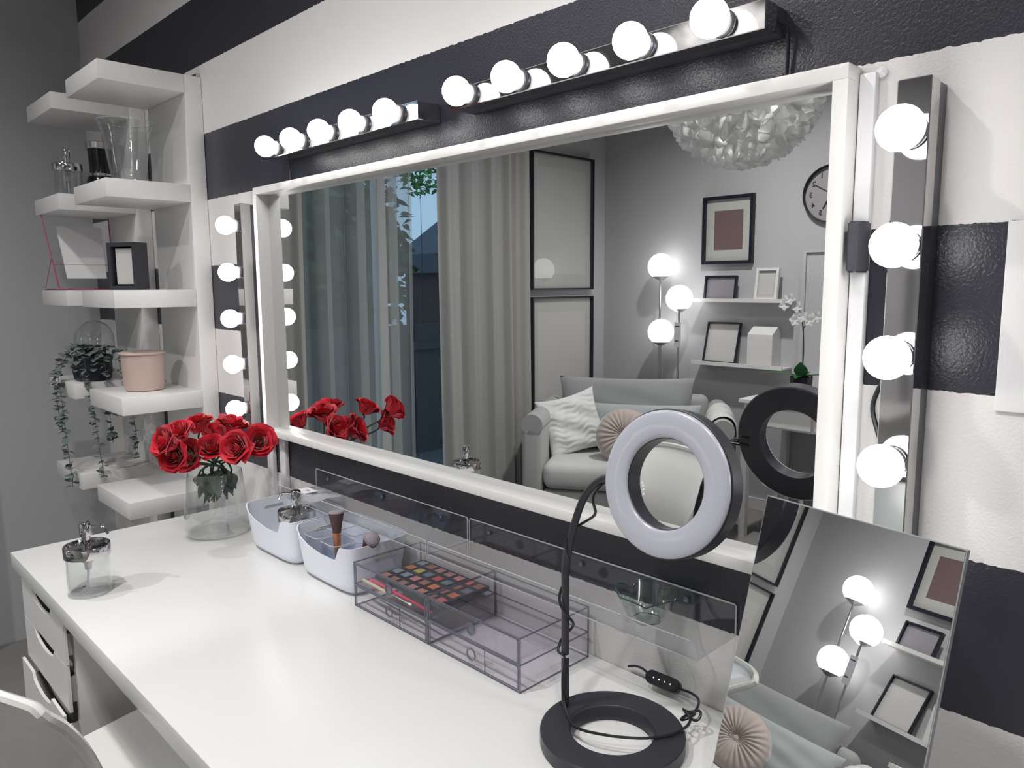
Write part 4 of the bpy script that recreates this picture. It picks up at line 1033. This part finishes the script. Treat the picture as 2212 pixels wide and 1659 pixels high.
t = frame('memo_board', 'plain pale board standing on the console behind the orchid', 'board', (-1.62, -3.24, .7655), .58, .80, .02, .02, 0, ['wall', 'wall'], fm='wall')
t = thing('child_stool', 'small white stool under the console', 'stool', (-1.66, -2.62, 0))
bm = NB(); lathe(bm, [(.10, .36), (.125, .375), (.12, .40), (.05, .425), (1e-7, .43)], 32); obj('seat', bm, M['wht'], t)
for a in (0, 2.1, 4.2):
    bm = NB(); cyl(bm, (.06*math.cos(a), .06*math.sin(a), .37), (.11*math.cos(a), .11*math.sin(a), 0), .011); obj('leg', bm, M['wht'], t)

# ------------------------------------------------------------------ pendant lamp
pc_ = Vector((-1.42, -1.62, 2.055))
t = thing('pendant_lamp', 'white ruffled pendant lampshade reflected at the top of the mirror', 'pendant lamp', pc_)
bm = NB(); rn = random.Random(11)
for k in range(460):
    z = 1-2*(k+.5)/460; a = k*2.39996; rr = math.sqrt(1-z*z)
    n_ = Vector((rr*math.cos(a), rr*math.sin(a), z)); p = Vector((n_.x*.245, n_.y*.245, n_.z*.235))
    s = n_.orthogonal().normalized(); s = Matrix.Rotation(rn.uniform(0, 6.28), 3, n_) @ s; q = n_.cross(s)
    W_ = rn.uniform(.034, .050)
    def fn(u, v, p=p, s=s, q=q, n_=n_, W_=W_, ph=rn.uniform(0, 6)):
        a_, b_ = (u-.5)*2, (v-.5)*2
        return p + s*a_*W_ + q*b_*W_ + n_*(.034*(a_*a_) - .016*b_*b_*(1+.4*a_) + .012*math.sin(3*b_+ph) - .008)
    grid(bm, fn, 6, 6)
obj('lampshade', bm, M['shade'], t, 'keep', 80)
bm = NB(); ball(bm, (0, 0, 0), .11, 32, 20, sz=.95); obj('lamp_bulb', bm, M['pendglow'], t)
bm = NB(); cyl(bm, (0, 0, .22), (0, 0, 2.749-pc_.z), .003); obj('cord', bm, M['wht'], t)

# ------------------------------------------------------------------ lights
def area(name, loc, size, power, col=(1, .98, .96), spread=150, rot=(0, 0, 0)):
    d = bpy.data.lights.new(name, 'AREA'); d.shape = 'DISK'; d.size = size; d.energy = power; d.color = col; d.spread = math.radians(spread)
    o = bpy.data.objects.new(name, d); C.objects.link(o); o.location = loc; o.rotation_euler = rot; return o
def downlight(label, loc, power, tilt=(0, 0, 0)):
    t = thing('ceiling_spotlight', label, 'spotlight', loc, 0, 'ceiling spotlights over the desk')
    bm = NB(); lathe(bm, [(.045, 0), (.05, 0), (.05, .05), (.045, .05)], 24, (0, 0, -.0505), close=True); obj('housing', bm, M['wht'], t)
    o = area('spot_lens', (loc[0], loc[1], loc[2]-.045), .085, power, rot=tilt); return t
downlight('white ceiling spotlight above the right half of the desk', (-.35, -1.15, 2.7495), 9)
downlight('added fill spotlight past the right end of the desk', (.55, -1.25, 2.7495), 9)  # invented fill, put in to brighten the wall low on the right
downlight('white ceiling spotlight above the middle of the desk', (-1.15, -1.05, 2.7495), 14)
downlight('white ceiling spotlight above the left end of the desk', (-2.2, -1.0, 2.7495), 6)
downlight('added fill spotlight over the sofa corner of the room', (-1.9, -2.3, 2.7495), 22)  # made-up fill lamp that lifts the room reflected in the mirror
wd = bpy.data.worlds.new('dusk'); sc.world = wd; wd.use_nodes = True
bg = wd.node_tree.nodes['Background']; bg.inputs[0].default_value = (.40, .60, .80, 1); bg.inputs[1].default_value = 1.05

# ------------------------------------------------------------------ camera
cam = bpy.data.cameras.new('camera'); co = bpy.data.objects.new('camera', cam); C.objects.link(co)
yaw, pit, rol = math.radians(45.58424699), math.radians(7.43155571), math.radians(-.36238085)
f = Vector((-math.sin(yaw)*math.cos(pit), math.cos(yaw)*math.cos(pit), -math.sin(pit))); r = Vector((math.cos(yaw), math.sin(yaw), 0)); u = r.cross(f)
r2 = r*math.cos(rol)+u*math.sin(rol); u2 = -r*math.sin(rol)+u*math.cos(rol)
co.matrix_world = Matrix.Translation((0, -.956, 1.372)) @ Matrix((r2, u2, -f)).transposed().to_4x4()
cam.sensor_fit = 'HORIZONTAL'; cam.sensor_width = 36; cam.lens = 1625.6/2212*36; cam.clip_start = .01
sc.camera = co
sc.view_settings.view_transform = 'Standard'; sc.view_settings.look = 'None'; sc.view_settings.gamma = 1; sc.view_settings.use_curve_mapping = False
sc.view_settings.exposure = 0.06
cy = sc.cycles
cy.use_denoising = True; cy.use_adaptive_sampling = True; cy.adaptive_threshold = .04; cy.max_bounces = 8; cy.diffuse_bounces = 3; cy.glossy_bounces = 5; cy.transmission_bounces = 6; cy.transparent_max_bounces = 32
cy.caustics_reflective = False; cy.caustics_refractive = False; cy.sample_clamp_indirect = 6
